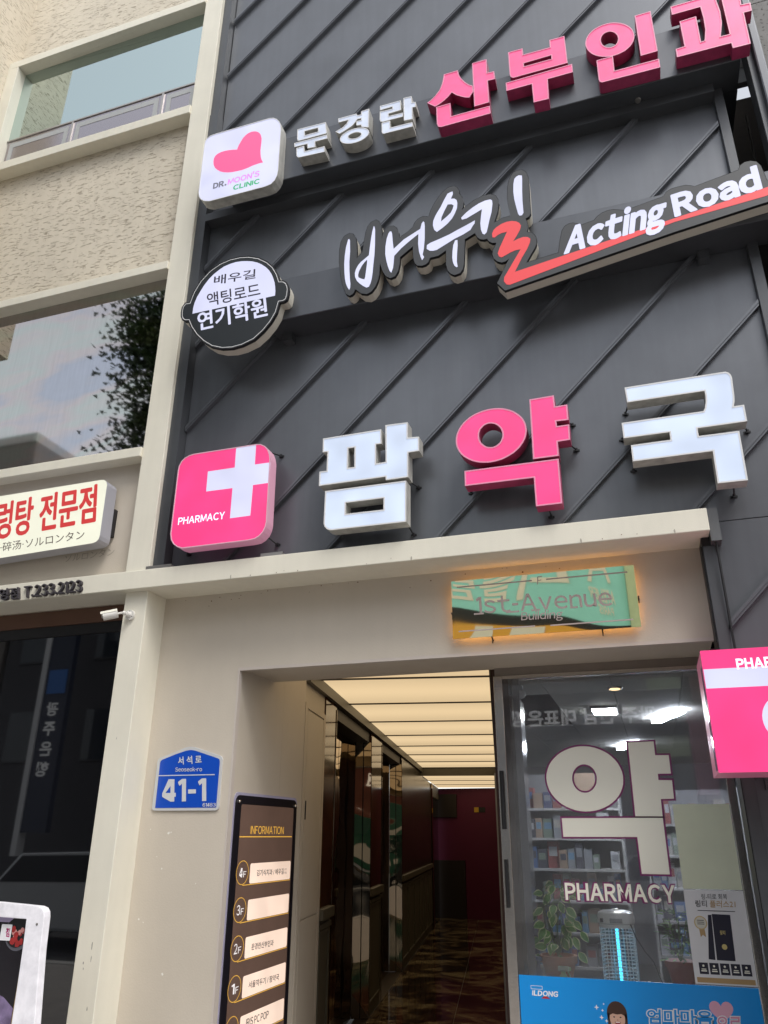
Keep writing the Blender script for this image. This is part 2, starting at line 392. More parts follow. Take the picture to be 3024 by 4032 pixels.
def floor_mat():
    m = marble('floor_marble', (.012,.007,.006), (.05,.02,.012), (.40,.31,.17), 1.7, .07)
    for nd in m.node_tree.nodes:
        if nd.type == 'VALTORGB':
            e = nd.color_ramp.elements
            e[0].position = .40; e[1].position = .47; e[2].position = .50; e[3].position = .58
            e[1].color = (.045,.025,.016,1); e[2].color = (.12,.085,.05,1); e[3].color = (.27,.225,.14,1)
        if nd.type == 'TEX_NOISE': nd.inputs['Distortion'].default_value = 1.1; nd.inputs['Detail'].default_value = 12; nd.inputs['Roughness'].default_value = .68
    return m
floor_marble = floor_mat()
brown_marble = marble('brown_marble', (.020,.007,.004), (.07,.025,.010), (.16,.08,.035), 3.0, .07)
gloss_panel = marble('dark_gloss_panel', (.016,.010,.006), (.030,.018,.010), (.055,.035,.018), 1.4, .24)
# ---------------------------------------------------------------- outlines of the sign shapes, in metres on the facade (x, z)
SH = {"mun_a":[[[-1.872,6.263],[-1.867,6.265],[-1.652,6.257],[-1.64,6.144],[-1.854,6.147],[-1.864,6.154],[-1.869,6.171]],[[-1.814,6.226],[-1.711,6.222],[-1.708,6.186],[-1.81,6.186]]],
"mun_b":[[[-1.89,6.137],[-1.638,6.131],[-1.634,6.094],[-1.727,6.095],[-1.723,6.043],[-1.783,6.05],[-1.788,6.094],[-1.886,6.097]]],
"mun_c":[[[-1.871,6.083],[-1.811,6.083],[-1.805,6.029],[-1.653,6.027],[-1.649,5.972],[-1.846,5.985],[-1.858,5.993],[-1.866,6.011]]],
"gyeong_a":[[[-1.558,6.257],[-1.421,6.255],[-1.412,6.235],[-1.386,6.235],[-1.386,6.264],[-1.327,6.269],[-1.328,6.089],[-1.381,6.112],[-1.384,6.133],[-1.419,6.14],[-1.419,6.181],[-1.385,6.18],[-1.385,6.197],[-1.413,6.198],[-1.429,6.173],[-1.453,6.146],[-1.506,6.12],[-1.543,6.105],[-1.576,6.137],[-1.526,6.156],[-1.492,6.186],[-1.48,6.215],[-1.554,6.217]]],
"gyeong_b":[[[-1.325,6.055],[-1.323,6.044],[-1.325,6.033],[-1.328,6.023],[-1.335,6.013],[-1.344,6.005],[-1.354,5.997],[-1.367,5.991],[-1.381,5.985],[-1.397,5.982],[-1.413,5.98],[-1.43,5.98],[-1.447,5.981],[-1.463,5.984],[-1.479,5.989],[-1.493,5.995],[-1.506,6.002],[-1.518,6.011],[-1.527,6.02],[-1.533,6.03],[-1.537,6.041],[-1.539,6.052],[-1.538,6.062],[-1.534,6.073],[-1.527,6.083],[-1.518,6.091],[-1.507,6.099],[-1.494,6.106],[-1.48,6.111],[-1.464,6.114],[-1.448,6.116],[-1.431,6.117],[-1.414,6.115],[-1.397,6.112],[-1.382,6.107],[-1.367,6.101],[-1.354,6.093],[-1.344,6.085],[-1.335,6.075],[-1.328,6.065]],[[-1.382,6.048],[-1.382,6.044],[-1.383,6.04],[-1.385,6.036],[-1.388,6.032],[-1.392,6.029],[-1.397,6.026],[-1.403,6.024],[-1.409,6.023],[-1.416,6.022],[-1.423,6.021],[-1.431,6.022],[-1.438,6.023],[-1.445,6.025],[-1.452,6.027],[-1.458,6.03],[-1.464,6.033],[-1.468,6.037],[-1.472,6.041],[-1.475,6.045],[-1.476,6.049],[-1.477,6.054],[-1.476,6.058],[-1.474,6.062],[-1.471,6.065],[-1.467,6.069],[-1.462,6.071],[-1.456,6.074],[-1.449,6.075],[-1.442,6.076],[-1.435,6.076],[-1.428,6.076],[-1.42,6.075],[-1.413,6.073],[-1.406,6.071],[-1.4,6.068],[-1.395,6.065],[-1.39,6.061],[-1.386,6.057],[-1.384,6.053]]],
"ran_a":[[[-1.247,6.264],[-1.097,6.262],[-1.094,6.169],[-1.184,6.167],[-1.183,6.144],[-1.081,6.139],[-1.081,6.102],[-1.229,6.105],[-1.242,6.114],[-1.248,6.132],[-1.248,6.209],[-1.156,6.205],[-1.158,6.224],[-1.246,6.222]]],
"ran_b":[[[-1.077,6.276],[-1.018,6.272],[-1.016,6.211],[-0.99,6.207],[-0.989,6.16],[-1.013,6.162],[-1.014,6.054],[-1.075,6.061]]],
"ran_c":[[[-1.234,6.099],[-1.173,6.097],[-1.171,6.031],[-1.015,6.026],[-1.012,5.986],[-1.217,5.99],[-1.227,5.996],[-1.232,6.011]]],
"san_a":[[[-0.788,6.393],[-0.69,6.394],[-0.685,6.352],[-0.671,6.31],[-0.646,6.264],[-0.62,6.229],[-0.594,6.207],[-0.592,6.153],[-0.622,6.107],[-0.652,6.12],[-0.677,6.138],[-0.711,6.166],[-0.738,6.199],[-0.758,6.175],[-0.79,6.145],[-0.825,6.123],[-0.856,6.111],[-0.911,6.167],[-0.881,6.186],[-0.854,6.212],[-0.822,6.254],[-0.803,6.307],[-0.795,6.347]]],
"san_b":[[[-0.591,6.421],[-0.491,6.42],[-0.493,6.291],[-0.446,6.286],[-0.444,6.211],[-0.492,6.215],[-0.492,6.015],[-0.592,6.014]]],
"san_c":[[[-0.848,6.105],[-0.75,6.106],[-0.748,5.983],[-0.49,5.983],[-0.487,5.913],[-0.818,5.91],[-0.837,5.919],[-0.847,5.949]]],
"bu_a":[[[-0.346,6.425],[-0.249,6.424],[-0.249,6.363],[-0.075,6.36],[-0.073,6.428],[0.025,6.426],[0.024,6.173],[-0.327,6.175],[-0.343,6.191],[-0.347,6.216]],[[-0.25,6.281],[-0.072,6.283],[-0.073,6.25],[-0.249,6.252]]],
"bu_b":[[[-0.377,6.149],[0.05,6.153],[0.049,6.078],[-0.109,6.078],[-0.116,5.904],[-0.212,5.907],[-0.212,6.073],[-0.377,6.074]]],
"in_a":[[[0.443,6.269],[0.443,6.246],[0.439,6.223],[0.431,6.201],[0.421,6.182],[0.407,6.164],[0.39,6.149],[0.372,6.137],[0.351,6.129],[0.329,6.124],[0.306,6.122],[0.283,6.124],[0.261,6.13],[0.238,6.14],[0.218,6.152],[0.199,6.168],[0.182,6.186],[0.168,6.207],[0.158,6.229],[0.15,6.252],[0.146,6.277],[0.146,6.301],[0.15,6.324],[0.157,6.346],[0.168,6.367],[0.182,6.385],[0.199,6.4],[0.219,6.413],[0.24,6.421],[0.262,6.426],[0.286,6.427],[0.31,6.425],[0.333,6.418],[0.355,6.408],[0.376,6.395],[0.394,6.379],[0.41,6.36],[0.424,6.339],[0.434,6.317],[0.44,6.293]],[[0.345,6.275],[0.345,6.264],[0.344,6.253],[0.341,6.243],[0.338,6.233],[0.333,6.225],[0.328,6.218],[0.321,6.212],[0.314,6.208],[0.307,6.206],[0.299,6.205],[0.291,6.206],[0.283,6.209],[0.275,6.213],[0.268,6.219],[0.261,6.226],[0.255,6.235],[0.25,6.245],[0.246,6.255],[0.244,6.266],[0.242,6.277],[0.242,6.289],[0.243,6.3],[0.246,6.31],[0.249,6.319],[0.254,6.328],[0.26,6.335],[0.266,6.341],[0.273,6.345],[0.281,6.347],[0.289,6.348],[0.297,6.347],[0.305,6.344],[0.313,6.34],[0.32,6.333],[0.327,6.326],[0.333,6.317],[0.337,6.308],[0.341,6.297],[0.344,6.286]]],
"in_b":[[[0.464,6.424],[0.561,6.424],[0.559,6.059],[0.458,6.057]]],
"in_c":[[[0.198,6.124],[0.299,6.123],[0.295,5.992],[0.558,5.991],[0.556,5.916],[0.214,5.921],[0.199,5.931],[0.195,5.956]]],
"gwa":[[[0.678,6.412],[0.937,6.412],[0.938,6.354],[0.945,6.246],[0.939,6.146],[0.916,6.037],[0.965,6.036],[0.967,6.34],[0.967,6.414],[1.074,6.412],[1.065,6.255],[1.115,6.249],[1.111,6.179],[1.067,6.18],[1.061,5.911],[0.963,5.913],[0.962,5.958],[0.657,5.962],[0.659,6.034],[0.71,6.037],[0.712,6.26],[0.809,6.264],[0.805,6.037],[0.825,6.039],[0.842,6.128],[0.846,6.229],[0.843,6.334],[0.677,6.336]]],
"pam_a":[[[-1.624,3.774],[-1.258,3.776],[-1.256,3.682],[-1.289,3.681],[-1.288,3.558],[-1.23,3.56],[-1.233,3.799],[-1.097,3.795],[-1.097,3.695],[-1.031,3.69],[-1.031,3.599],[-1.095,3.598],[-1.096,3.445],[-1.228,3.444],[-1.231,3.466],[-1.638,3.465],[-1.638,3.557],[-1.593,3.557],[-1.592,3.68],[-1.622,3.682]],[[-1.46,3.683],[-1.422,3.683],[-1.42,3.556],[-1.46,3.556]]],
"pam_b":[[[-1.597,3.427],[-1.108,3.425],[-1.11,3.177],[-1.555,3.179],[-1.578,3.189],[-1.593,3.206],[-1.599,3.225]],[[-1.467,3.336],[-1.242,3.336],[-1.242,3.266],[-1.467,3.268]]],
"yak_a":[[[-0.426,3.668],[-0.424,3.649],[-0.423,3.631],[-0.426,3.613],[-0.43,3.595],[-0.437,3.577],[-0.447,3.56],[-0.458,3.544],[-0.471,3.529],[-0.486,3.516],[-0.503,3.503],[-0.521,3.493],[-0.541,3.484],[-0.561,3.476],[-0.582,3.471],[-0.604,3.468],[-0.626,3.466],[-0.647,3.467],[-0.669,3.47],[-0.69,3.474],[-0.71,3.481],[-0.729,3.489],[-0.747,3.5],[-0.763,3.512],[-0.778,3.525],[-0.791,3.54],[-0.801,3.556],[-0.809,3.573],[-0.815,3.591],[-0.818,3.61],[-0.819,3.629],[-0.817,3.648],[-0.813,3.666],[-0.806,3.685],[-0.797,3.702],[-0.786,3.719],[-0.772,3.735],[-0.756,3.749],[-0.739,3.762],[-0.72,3.773],[-0.7,3.782],[-0.678,3.789],[-0.656,3.794],[-0.634,3.797],[-0.611,3.798],[-0.589,3.797],[-0.567,3.794],[-0.546,3.789],[-0.526,3.781],[-0.507,3.772],[-0.489,3.761],[-0.474,3.748],[-0.46,3.734],[-0.448,3.719],[-0.438,3.703],[-0.431,3.685]],[[-0.585,3.69],[-0.576,3.681],[-0.569,3.671],[-0.563,3.66],[-0.559,3.647],[-0.557,3.635],[-0.557,3.622],[-0.559,3.609],[-0.563,3.598],[-0.568,3.587],[-0.575,3.577],[-0.584,3.57],[-0.593,3.564],[-0.604,3.56],[-0.615,3.558],[-0.626,3.559],[-0.637,3.561],[-0.648,3.566],[-0.657,3.573],[-0.666,3.582],[-0.674,3.592],[-0.68,3.603],[-0.684,3.615],[-0.686,3.628],[-0.686,3.641],[-0.685,3.654],[-0.681,3.666],[-0.676,3.677],[-0.668,3.686],[-0.66,3.694],[-0.65,3.7],[-0.639,3.704],[-0.628,3.706],[-0.617,3.705],[-0.606,3.702],[-0.595,3.697]]],
"yak_b":[[[-0.397,3.818],[-0.263,3.82],[-0.262,3.75],[-0.197,3.75],[-0.198,3.655],[-0.263,3.657],[-0.261,3.628],[-0.197,3.628],[-0.2,3.535],[-0.265,3.534],[-0.266,3.45],[-0.402,3.451]]],
"yak_c":[[[-0.776,3.436],[-0.269,3.434],[-0.271,3.177],[-0.406,3.177],[-0.406,3.342],[-0.777,3.345]]],
"guk":[[[0.106,3.799],[0.58,3.8],[0.604,3.799],[0.617,3.791],[0.626,3.777],[0.629,3.759],[0.626,3.709],[0.623,3.65],[0.619,3.621],[0.611,3.594],[0.659,3.594],[0.658,3.5],[0.427,3.499],[0.427,3.455],[0.614,3.453],[0.61,3.184],[0.474,3.186],[0.478,3.362],[0.098,3.362],[0.099,3.455],[0.292,3.455],[0.293,3.499],[0.068,3.5],[0.068,3.591],[0.468,3.591],[0.477,3.607],[0.486,3.64],[0.49,3.669],[0.49,3.706],[0.109,3.707]]],
"plus_box":[[[-2.607,3.705],[-2.604,3.737],[-2.59,3.768],[-2.568,3.79],[-2.539,3.803],[-2.503,3.809],[-2.068,3.808],[-2.036,3.803],[-2.006,3.785],[-1.985,3.76],[-1.971,3.726],[-1.964,3.691],[-1.959,3.282],[-1.964,3.25],[-1.977,3.22],[-2.0,3.196],[-2.028,3.181],[-2.072,3.176],[-2.512,3.175],[-2.549,3.189],[-2.578,3.211],[-2.597,3.24],[-2.607,3.277]]],
"plus_cross":[[[-2.206,3.808],[-2.069,3.805],[-2.067,3.669],[-1.962,3.668],[-1.964,3.532],[-2.069,3.532],[-2.071,3.334],[-2.206,3.333],[-2.207,3.531],[-2.388,3.533],[-2.39,3.669],[-2.204,3.669]]],
"heart_box":[[[-2.643,6.372],[-2.64,6.415],[-2.626,6.444],[-2.598,6.461],[-2.559,6.464],[-2.109,6.463],[-2.074,6.454],[-2.045,6.431],[-2.022,6.397],[-2.008,6.358],[-2.002,6.309],[-2.0,5.916],[-2.005,5.87],[-2.022,5.829],[-2.05,5.802],[-2.095,5.793],[-2.539,5.794],[-2.582,5.809],[-2.613,5.835],[-2.632,5.869],[-2.641,5.912]]],
"heart":[[[-2.355,6.237],[-2.346,6.273],[-2.331,6.306],[-2.315,6.338],[-2.294,6.361],[-2.271,6.374],[-2.247,6.378],[-2.222,6.373],[-2.201,6.362],[-2.182,6.344],[-2.168,6.318],[-2.158,6.279],[-2.157,6.241],[-2.158,6.204],[-2.159,6.163],[-2.155,6.12],[-2.15,6.09],[-2.142,6.063],[-2.129,6.034],[-2.149,6.037],[-2.172,6.036],[-2.213,6.032],[-2.252,6.022],[-2.293,6.017],[-2.334,6.019],[-2.375,6.023],[-2.411,6.031],[-2.447,6.045],[-2.476,6.062],[-2.503,6.086],[-2.527,6.116],[-2.541,6.15],[-2.546,6.185],[-2.545,6.214],[-2.535,6.236],[-2.516,6.251],[-2.488,6.258],[-2.456,6.259],[-2.425,6.255],[-2.389,6.247]]],
"round":[[[-2.596,4.916],[-2.585,4.959],[-2.573,4.998],[-2.53,5.08],[-2.465,5.15],[-2.391,5.192],[-2.315,5.21],[-2.238,5.209],[-2.166,5.194],[-2.094,5.162],[-2.028,5.111],[-1.981,5.056],[-1.946,4.988],[-1.927,4.928],[-1.899,4.921],[-1.877,4.902],[-1.864,4.871],[-1.859,4.843],[-1.862,4.797],[-1.869,4.768],[-1.889,4.756],[-1.919,4.757],[-1.935,4.681],[-1.969,4.617],[-2.019,4.556],[-2.081,4.505],[-2.163,4.478],[-2.235,4.472],[-2.309,4.483],[-2.387,4.516],[-2.455,4.57],[-2.512,4.632],[-2.559,4.703],[-2.588,4.765],[-2.615,4.769],[-2.636,4.786],[-2.648,4.813],[-2.652,4.848],[-2.649,4.889],[-2.629,4.919]]],
"round_half":[[[-2.561,4.814],[-2.561,4.861],[-2.555,4.901],[-2.541,4.947],[-2.519,4.991],[-2.495,5.035],[-2.464,5.077],[-2.431,5.11],[-2.392,5.137],[-2.355,5.157],[-2.31,5.167],[-2.266,5.171],[-2.221,5.166],[-2.182,5.157],[-2.143,5.144],[-2.103,5.124],[-2.07,5.1],[-2.037,5.069],[-2.01,5.035],[-1.989,4.998],[-1.974,4.96],[-1.962,4.922],[-1.956,4.887],[-1.952,4.852],[-1.952,4.815]]],
"act_plate":[[[-1.437,4.692],[-1.459,4.71],[-1.482,4.779],[-1.497,4.853],[-1.513,4.968],[-1.514,5.071],[-1.505,5.136],[-1.484,5.177],[-1.449,5.192],[-1.421,5.178],[-1.404,5.144],[-1.396,5.09],[-1.393,5.028],[-1.394,4.972],[-1.374,4.997],[-1.355,5.017],[-1.343,5.117],[-1.335,5.167],[-1.323,5.21],[-1.302,5.241],[-1.267,5.252],[-1.246,5.233],[-1.232,5.2],[-1.225,5.146],[-1.227,5.084],[-1.219,5.123],[-1.205,5.155],[-1.177,5.173],[-1.147,5.167],[-1.126,5.143],[-1.114,5.104],[-1.108,5.063],[-1.055,5.092],[-1.022,5.118],[-1.009,5.151],[-0.988,5.175],[-0.955,5.189],[-0.918,5.175],[-0.905,5.213],[-0.887,5.254],[-0.861,5.299],[-0.836,5.333],[-0.81,5.359],[-0.785,5.375],[-0.752,5.377],[-0.728,5.357],[-0.716,5.327],[-0.716,5.301],[-0.7,5.27],[-0.692,5.226],[-0.695,5.191],[-0.706,5.167],[-0.669,5.194],[-0.62,5.223],[-0.572,5.239],[-0.524,5.239],[-0.494,5.219],[-0.48,5.187],[-0.476,5.15],[-0.485,5.093],[-0.499,5.047],[-0.511,5.011],[-0.457,5.03],[-0.411,5.033],[-0.418,5.103],[-0.422,5.174],[-0.418,5.244],[-0.407,5.302],[-0.393,5.339],[-0.376,5.365],[-0.352,5.376],[-0.321,5.371],[-0.299,5.348],[-0.288,5.305],[-0.287,5.234],[-0.29,5.134],[-0.291,5.035],[-0.291,5.015],[-0.303,4.995],[-0.323,4.986],[-0.314,4.944],[-0.315,4.911],[-0.322,4.884],[-0.297,4.872],[-0.28,4.85],[-0.271,4.817],[-0.274,4.78],[-0.287,4.751],[-0.312,4.711],[-0.341,4.661],[-0.155,4.684],[-0.148,4.728],[-0.136,4.786],[-0.122,4.838],[-0.105,4.864],[-0.08,4.876],[-0.057,4.875],[-0.034,4.863],[-0.012,4.847],[0.06,4.86],[0.076,4.88],[0.106,4.9],[0.139,4.909],[0.172,4.908],[0.203,4.895],[0.233,4.881],[0.446,4.921],[0.463,4.947],[0.492,4.963],[0.528,4.966],[0.568,4.966],[0.593,4.955],[0.613,4.942],[0.844,4.988],[0.862,5.02],[0.886,5.034],[0.915,5.033],[0.942,5.018],[0.958,4.984],[0.964,4.937],[0.969,4.875],[1.009,4.869],[1.031,4.832],[1.027,4.786],[1.008,4.748],[0.977,4.731],[0.901,4.722],[0.469,4.658],[-0.474,4.494],[-0.517,4.557],[-0.439,4.715],[-0.46,4.701],[-0.483,4.699],[-0.508,4.714],[-0.526,4.74],[-0.534,4.771],[-0.529,4.803],[-0.505,4.852],[-0.531,4.859],[-0.55,4.876],[-0.56,4.898],[-0.58,4.897],[-0.602,4.907],[-0.617,4.924],[-0.631,4.962],[-0.695,4.931],[-0.7,4.84],[-0.707,4.746],[-0.715,4.71],[-0.732,4.686],[-0.766,4.68],[-0.789,4.696],[-0.807,4.724],[-0.816,4.774],[-0.813,4.88],[-0.863,4.85],[-0.915,4.849],[-0.926,4.818],[-0.944,4.805],[-0.968,4.802],[-0.996,4.812],[-1.012,4.836],[-1.02,4.877],[-1.023,4.967],[-1.106,4.905],[-1.109,4.851],[-1.119,4.8],[-1.139,4.766],[-1.168,4.759],[-1.197,4.781],[-1.217,4.821],[-1.23,4.863],[-1.237,4.895],[-1.241,4.807],[-1.25,4.761],[-1.266,4.721],[-1.291,4.688],[-1.32,4.676],[-1.358,4.69],[-1.398,4.732],[-1.408,4.707],[-1.422,4.694]]],
"stroke_a":[[[-1.455,5.141],[-1.447,5.143],[-1.442,5.128],[-1.439,5.039],[-1.442,4.958],[-1.44,4.887],[-1.435,4.816],[-1.431,4.781],[-1.432,4.751],[-1.438,4.735],[-1.449,4.756],[-1.461,4.788],[-1.469,4.83],[-1.474,4.886],[-1.477,4.947],[-1.475,5.013],[-1.468,5.083]]],
"stroke_b":[[[-1.281,5.202],[-1.275,5.195],[-1.271,5.168],[-1.271,5.045],[-1.274,4.964],[-1.28,4.896],[-1.284,4.837],[-1.289,4.789],[-1.297,4.752],[-1.308,4.727],[-1.324,4.725],[-1.345,4.742],[-1.367,4.765],[-1.388,4.793],[-1.401,4.827],[-1.403,4.858],[-1.396,4.886],[-1.382,4.914],[-1.364,4.935],[-1.345,4.948],[-1.311,4.974],[-1.305,5.039],[-1.297,5.113],[-1.29,5.163]],[[-1.322,4.942],[-1.323,4.907],[-1.329,4.849],[-1.333,4.81],[-1.338,4.792],[-1.357,4.801],[-1.378,4.817],[-1.381,4.837],[-1.375,4.865],[-1.358,4.901],[-1.34,4.926]]],
"stroke_c":[[[-1.172,5.127],[-1.162,5.124],[-1.157,5.105],[-1.153,5.042],[-1.147,4.98],[-1.08,5.037],[-0.972,5.091],[-0.963,5.131],[-0.952,5.146],[-0.945,5.134],[-0.943,5.105],[-0.945,5.005],[-0.952,4.927],[-0.96,4.885],[-0.951,4.863],[-0.964,4.842],[-0.973,4.869],[-0.983,4.916],[-0.988,4.977],[-0.985,5.054],[-1.047,5.011],[-1.097,4.972],[-1.143,4.924],[-1.147,4.87],[-1.151,4.832],[-1.162,4.798],[-1.172,4.813],[-1.184,4.851],[-1.195,4.903],[-1.202,4.955],[-1.201,5.015],[-1.193,5.074],[-1.182,5.112]]],
"stroke_d":[[[-0.791,5.323],[-0.77,5.33],[-0.758,5.331],[-0.757,5.308],[-0.771,5.275],[-0.749,5.27],[-0.735,5.254],[-0.731,5.227],[-0.735,5.187],[-0.749,5.15],[-0.768,5.115],[-0.797,5.083],[-0.83,5.058],[-0.867,5.036],[-0.883,5.057],[-0.891,5.095],[-0.888,5.13],[-0.876,5.162],[-0.862,5.189],[-0.838,5.228],[-0.817,5.274]],[[-0.793,5.235],[-0.769,5.23],[-0.755,5.216],[-0.762,5.19],[-0.775,5.163],[-0.8,5.14],[-0.839,5.111],[-0.834,5.145],[-0.819,5.181]]],
"stroke_e":[[[-0.932,4.951],[-0.909,4.963],[-0.844,4.979],[-0.788,4.995],[-0.739,5.015],[-0.691,5.033],[-0.655,5.047],[-0.627,5.059],[-0.63,5.035],[-0.64,5.023],[-0.657,4.993],[-0.701,4.971],[-0.757,4.952],[-0.814,4.924],[-0.87,4.897],[-0.894,4.896],[-0.914,4.902],[-0.934,4.922]]],
"stroke_f":[[[-0.754,4.939],[-0.74,4.938],[-0.74,4.898],[-0.746,4.832],[-0.749,4.775],[-0.745,4.736],[-0.752,4.733],[-0.765,4.749],[-0.773,4.777],[-0.776,4.811],[-0.773,4.859],[-0.767,4.906]]],
"stroke_g":[[[-0.711,5.104],[-0.696,5.119],[-0.679,5.135],[-0.638,5.163],[-0.598,5.184],[-0.558,5.195],[-0.526,5.195],[-0.515,5.184],[-0.514,5.156],[-0.523,5.093],[-0.538,5.038],[-0.551,4.982],[-0.56,4.946],[-0.574,4.933],[-0.585,4.943],[-0.593,4.975],[-0.595,5.025],[-0.588,5.083],[-0.58,5.133],[-0.617,5.116],[-0.649,5.102],[-0.677,5.089],[-0.707,5.087]]],
"stroke_h":[[[-0.371,5.311],[-0.359,5.325],[-0.343,5.332],[-0.324,5.324],[-0.324,5.295],[-0.33,5.206],[-0.333,5.126],[-0.333,5.032],[-0.343,5.015],[-0.357,5.016],[-0.365,5.032],[-0.373,5.088],[-0.381,5.151],[-0.383,5.212],[-0.379,5.272]]],
"act_red":[[[-0.528,4.927],[-0.517,4.953],[-0.499,4.969],[-0.467,4.986],[-0.436,4.992],[-0.406,4.99],[-0.38,4.979],[-0.362,4.962],[-0.354,4.939],[-0.362,4.909],[-0.383,4.871],[-0.407,4.835],[-0.377,4.846],[-0.347,4.851],[-0.321,4.844],[-0.306,4.826],[-0.311,4.799],[-0.33,4.757],[-0.364,4.701],[-0.41,4.611],[0.968,4.827],[1.002,4.828],[1.007,4.803],[0.988,4.776],[0.942,4.768],[0.478,4.725],[-0.444,4.527],[-0.462,4.533],[-0.477,4.56],[-0.474,4.587],[-0.367,4.765],[-0.397,4.766],[-0.427,4.758],[-0.481,4.735],[-0.495,4.746],[-0.502,4.771],[-0.488,4.81],[-0.439,4.916],[-0.471,4.916],[-0.494,4.908],[-0.514,4.894],[-0.527,4.899]]],
"rest_box":[[[-4.444,3.715],[-4.37,3.724],[-3.2,3.734],[-3.176,3.731],[-3.156,3.716],[-3.146,3.692],[-3.14,3.337],[-3.145,3.313],[-3.161,3.298],[-3.187,3.291],[-4.21,3.256],[-4.316,3.261]]],
"decal_yak_a":[[[-0.147,1.852],[-0.154,1.832],[-0.164,1.812],[-0.177,1.793],[-0.193,1.776],[-0.212,1.761],[-0.232,1.748],[-0.255,1.737],[-0.279,1.728],[-0.304,1.722],[-0.329,1.719],[-0.355,1.718],[-0.381,1.72],[-0.407,1.725],[-0.431,1.733],[-0.454,1.743],[-0.476,1.756],[-0.495,1.771],[-0.511,1.788],[-0.525,1.806],[-0.536,1.826],[-0.543,1.847],[-0.547,1.869],[-0.548,1.891],[-0.545,1.913],[-0.538,1.935],[-0.528,1.956],[-0.515,1.975],[-0.498,1.993],[-0.479,2.009],[-0.458,2.023],[-0.434,2.034],[-0.409,2.043],[-0.383,2.049],[-0.356,2.052],[-0.33,2.052],[-0.303,2.049],[-0.277,2.043],[-0.253,2.034],[-0.23,2.023],[-0.209,2.01],[-0.191,1.994],[-0.175,1.977],[-0.162,1.958],[-0.153,1.938],[-0.146,1.917],[-0.143,1.895],[-0.144,1.874]],[[-0.279,1.892],[-0.28,1.878],[-0.283,1.864],[-0.288,1.851],[-0.296,1.839],[-0.305,1.829],[-0.316,1.821],[-0.328,1.815],[-0.341,1.812],[-0.353,1.812],[-0.366,1.815],[-0.377,1.82],[-0.388,1.828],[-0.396,1.837],[-0.403,1.849],[-0.407,1.862],[-0.41,1.876],[-0.409,1.891],[-0.406,1.905],[-0.401,1.918],[-0.393,1.93],[-0.384,1.94],[-0.373,1.948],[-0.361,1.954],[-0.348,1.957],[-0.335,1.957],[-0.323,1.954],[-0.311,1.949],[-0.301,1.941],[-0.292,1.931],[-0.286,1.919],[-0.281,1.906]]],
"decal_yak_b":[[[-0.099,2.065],[0.034,2.067],[0.033,1.996],[0.101,1.995],[0.1,1.902],[0.035,1.902],[0.034,1.871],[0.101,1.869],[0.099,1.778],[0.034,1.777],[0.032,1.693],[-0.103,1.694]]],
"decal_yak_c":[[[-0.482,1.685],[0.032,1.686],[0.032,1.421],[-0.103,1.421],[-0.105,1.594],[-0.481,1.593]]],
"plate_out":[[[-2.719,1.981],[-2.716,1.993],[-2.709,2.002],[-2.698,2.006],[-2.613,2.033],[-2.539,2.059],[-2.519,2.062],[-2.499,2.062],[-2.479,2.059],[-2.311,2.008],[-2.299,1.999],[-2.295,1.987],[-2.295,1.974],[-2.293,1.733],[-2.298,1.724],[-2.311,1.718],[-2.703,1.718],[-2.716,1.724],[-2.72,1.734]]],
"plate_in":[[[-2.699,1.974],[-2.697,1.986],[-2.687,1.994],[-2.675,1.998],[-2.595,2.024],[-2.536,2.04],[-2.516,2.043],[-2.496,2.043],[-2.476,2.04],[-2.324,1.994],[-2.313,1.988],[-2.309,1.978],[-2.308,1.968],[-2.308,1.733],[-2.699,1.732]]]}
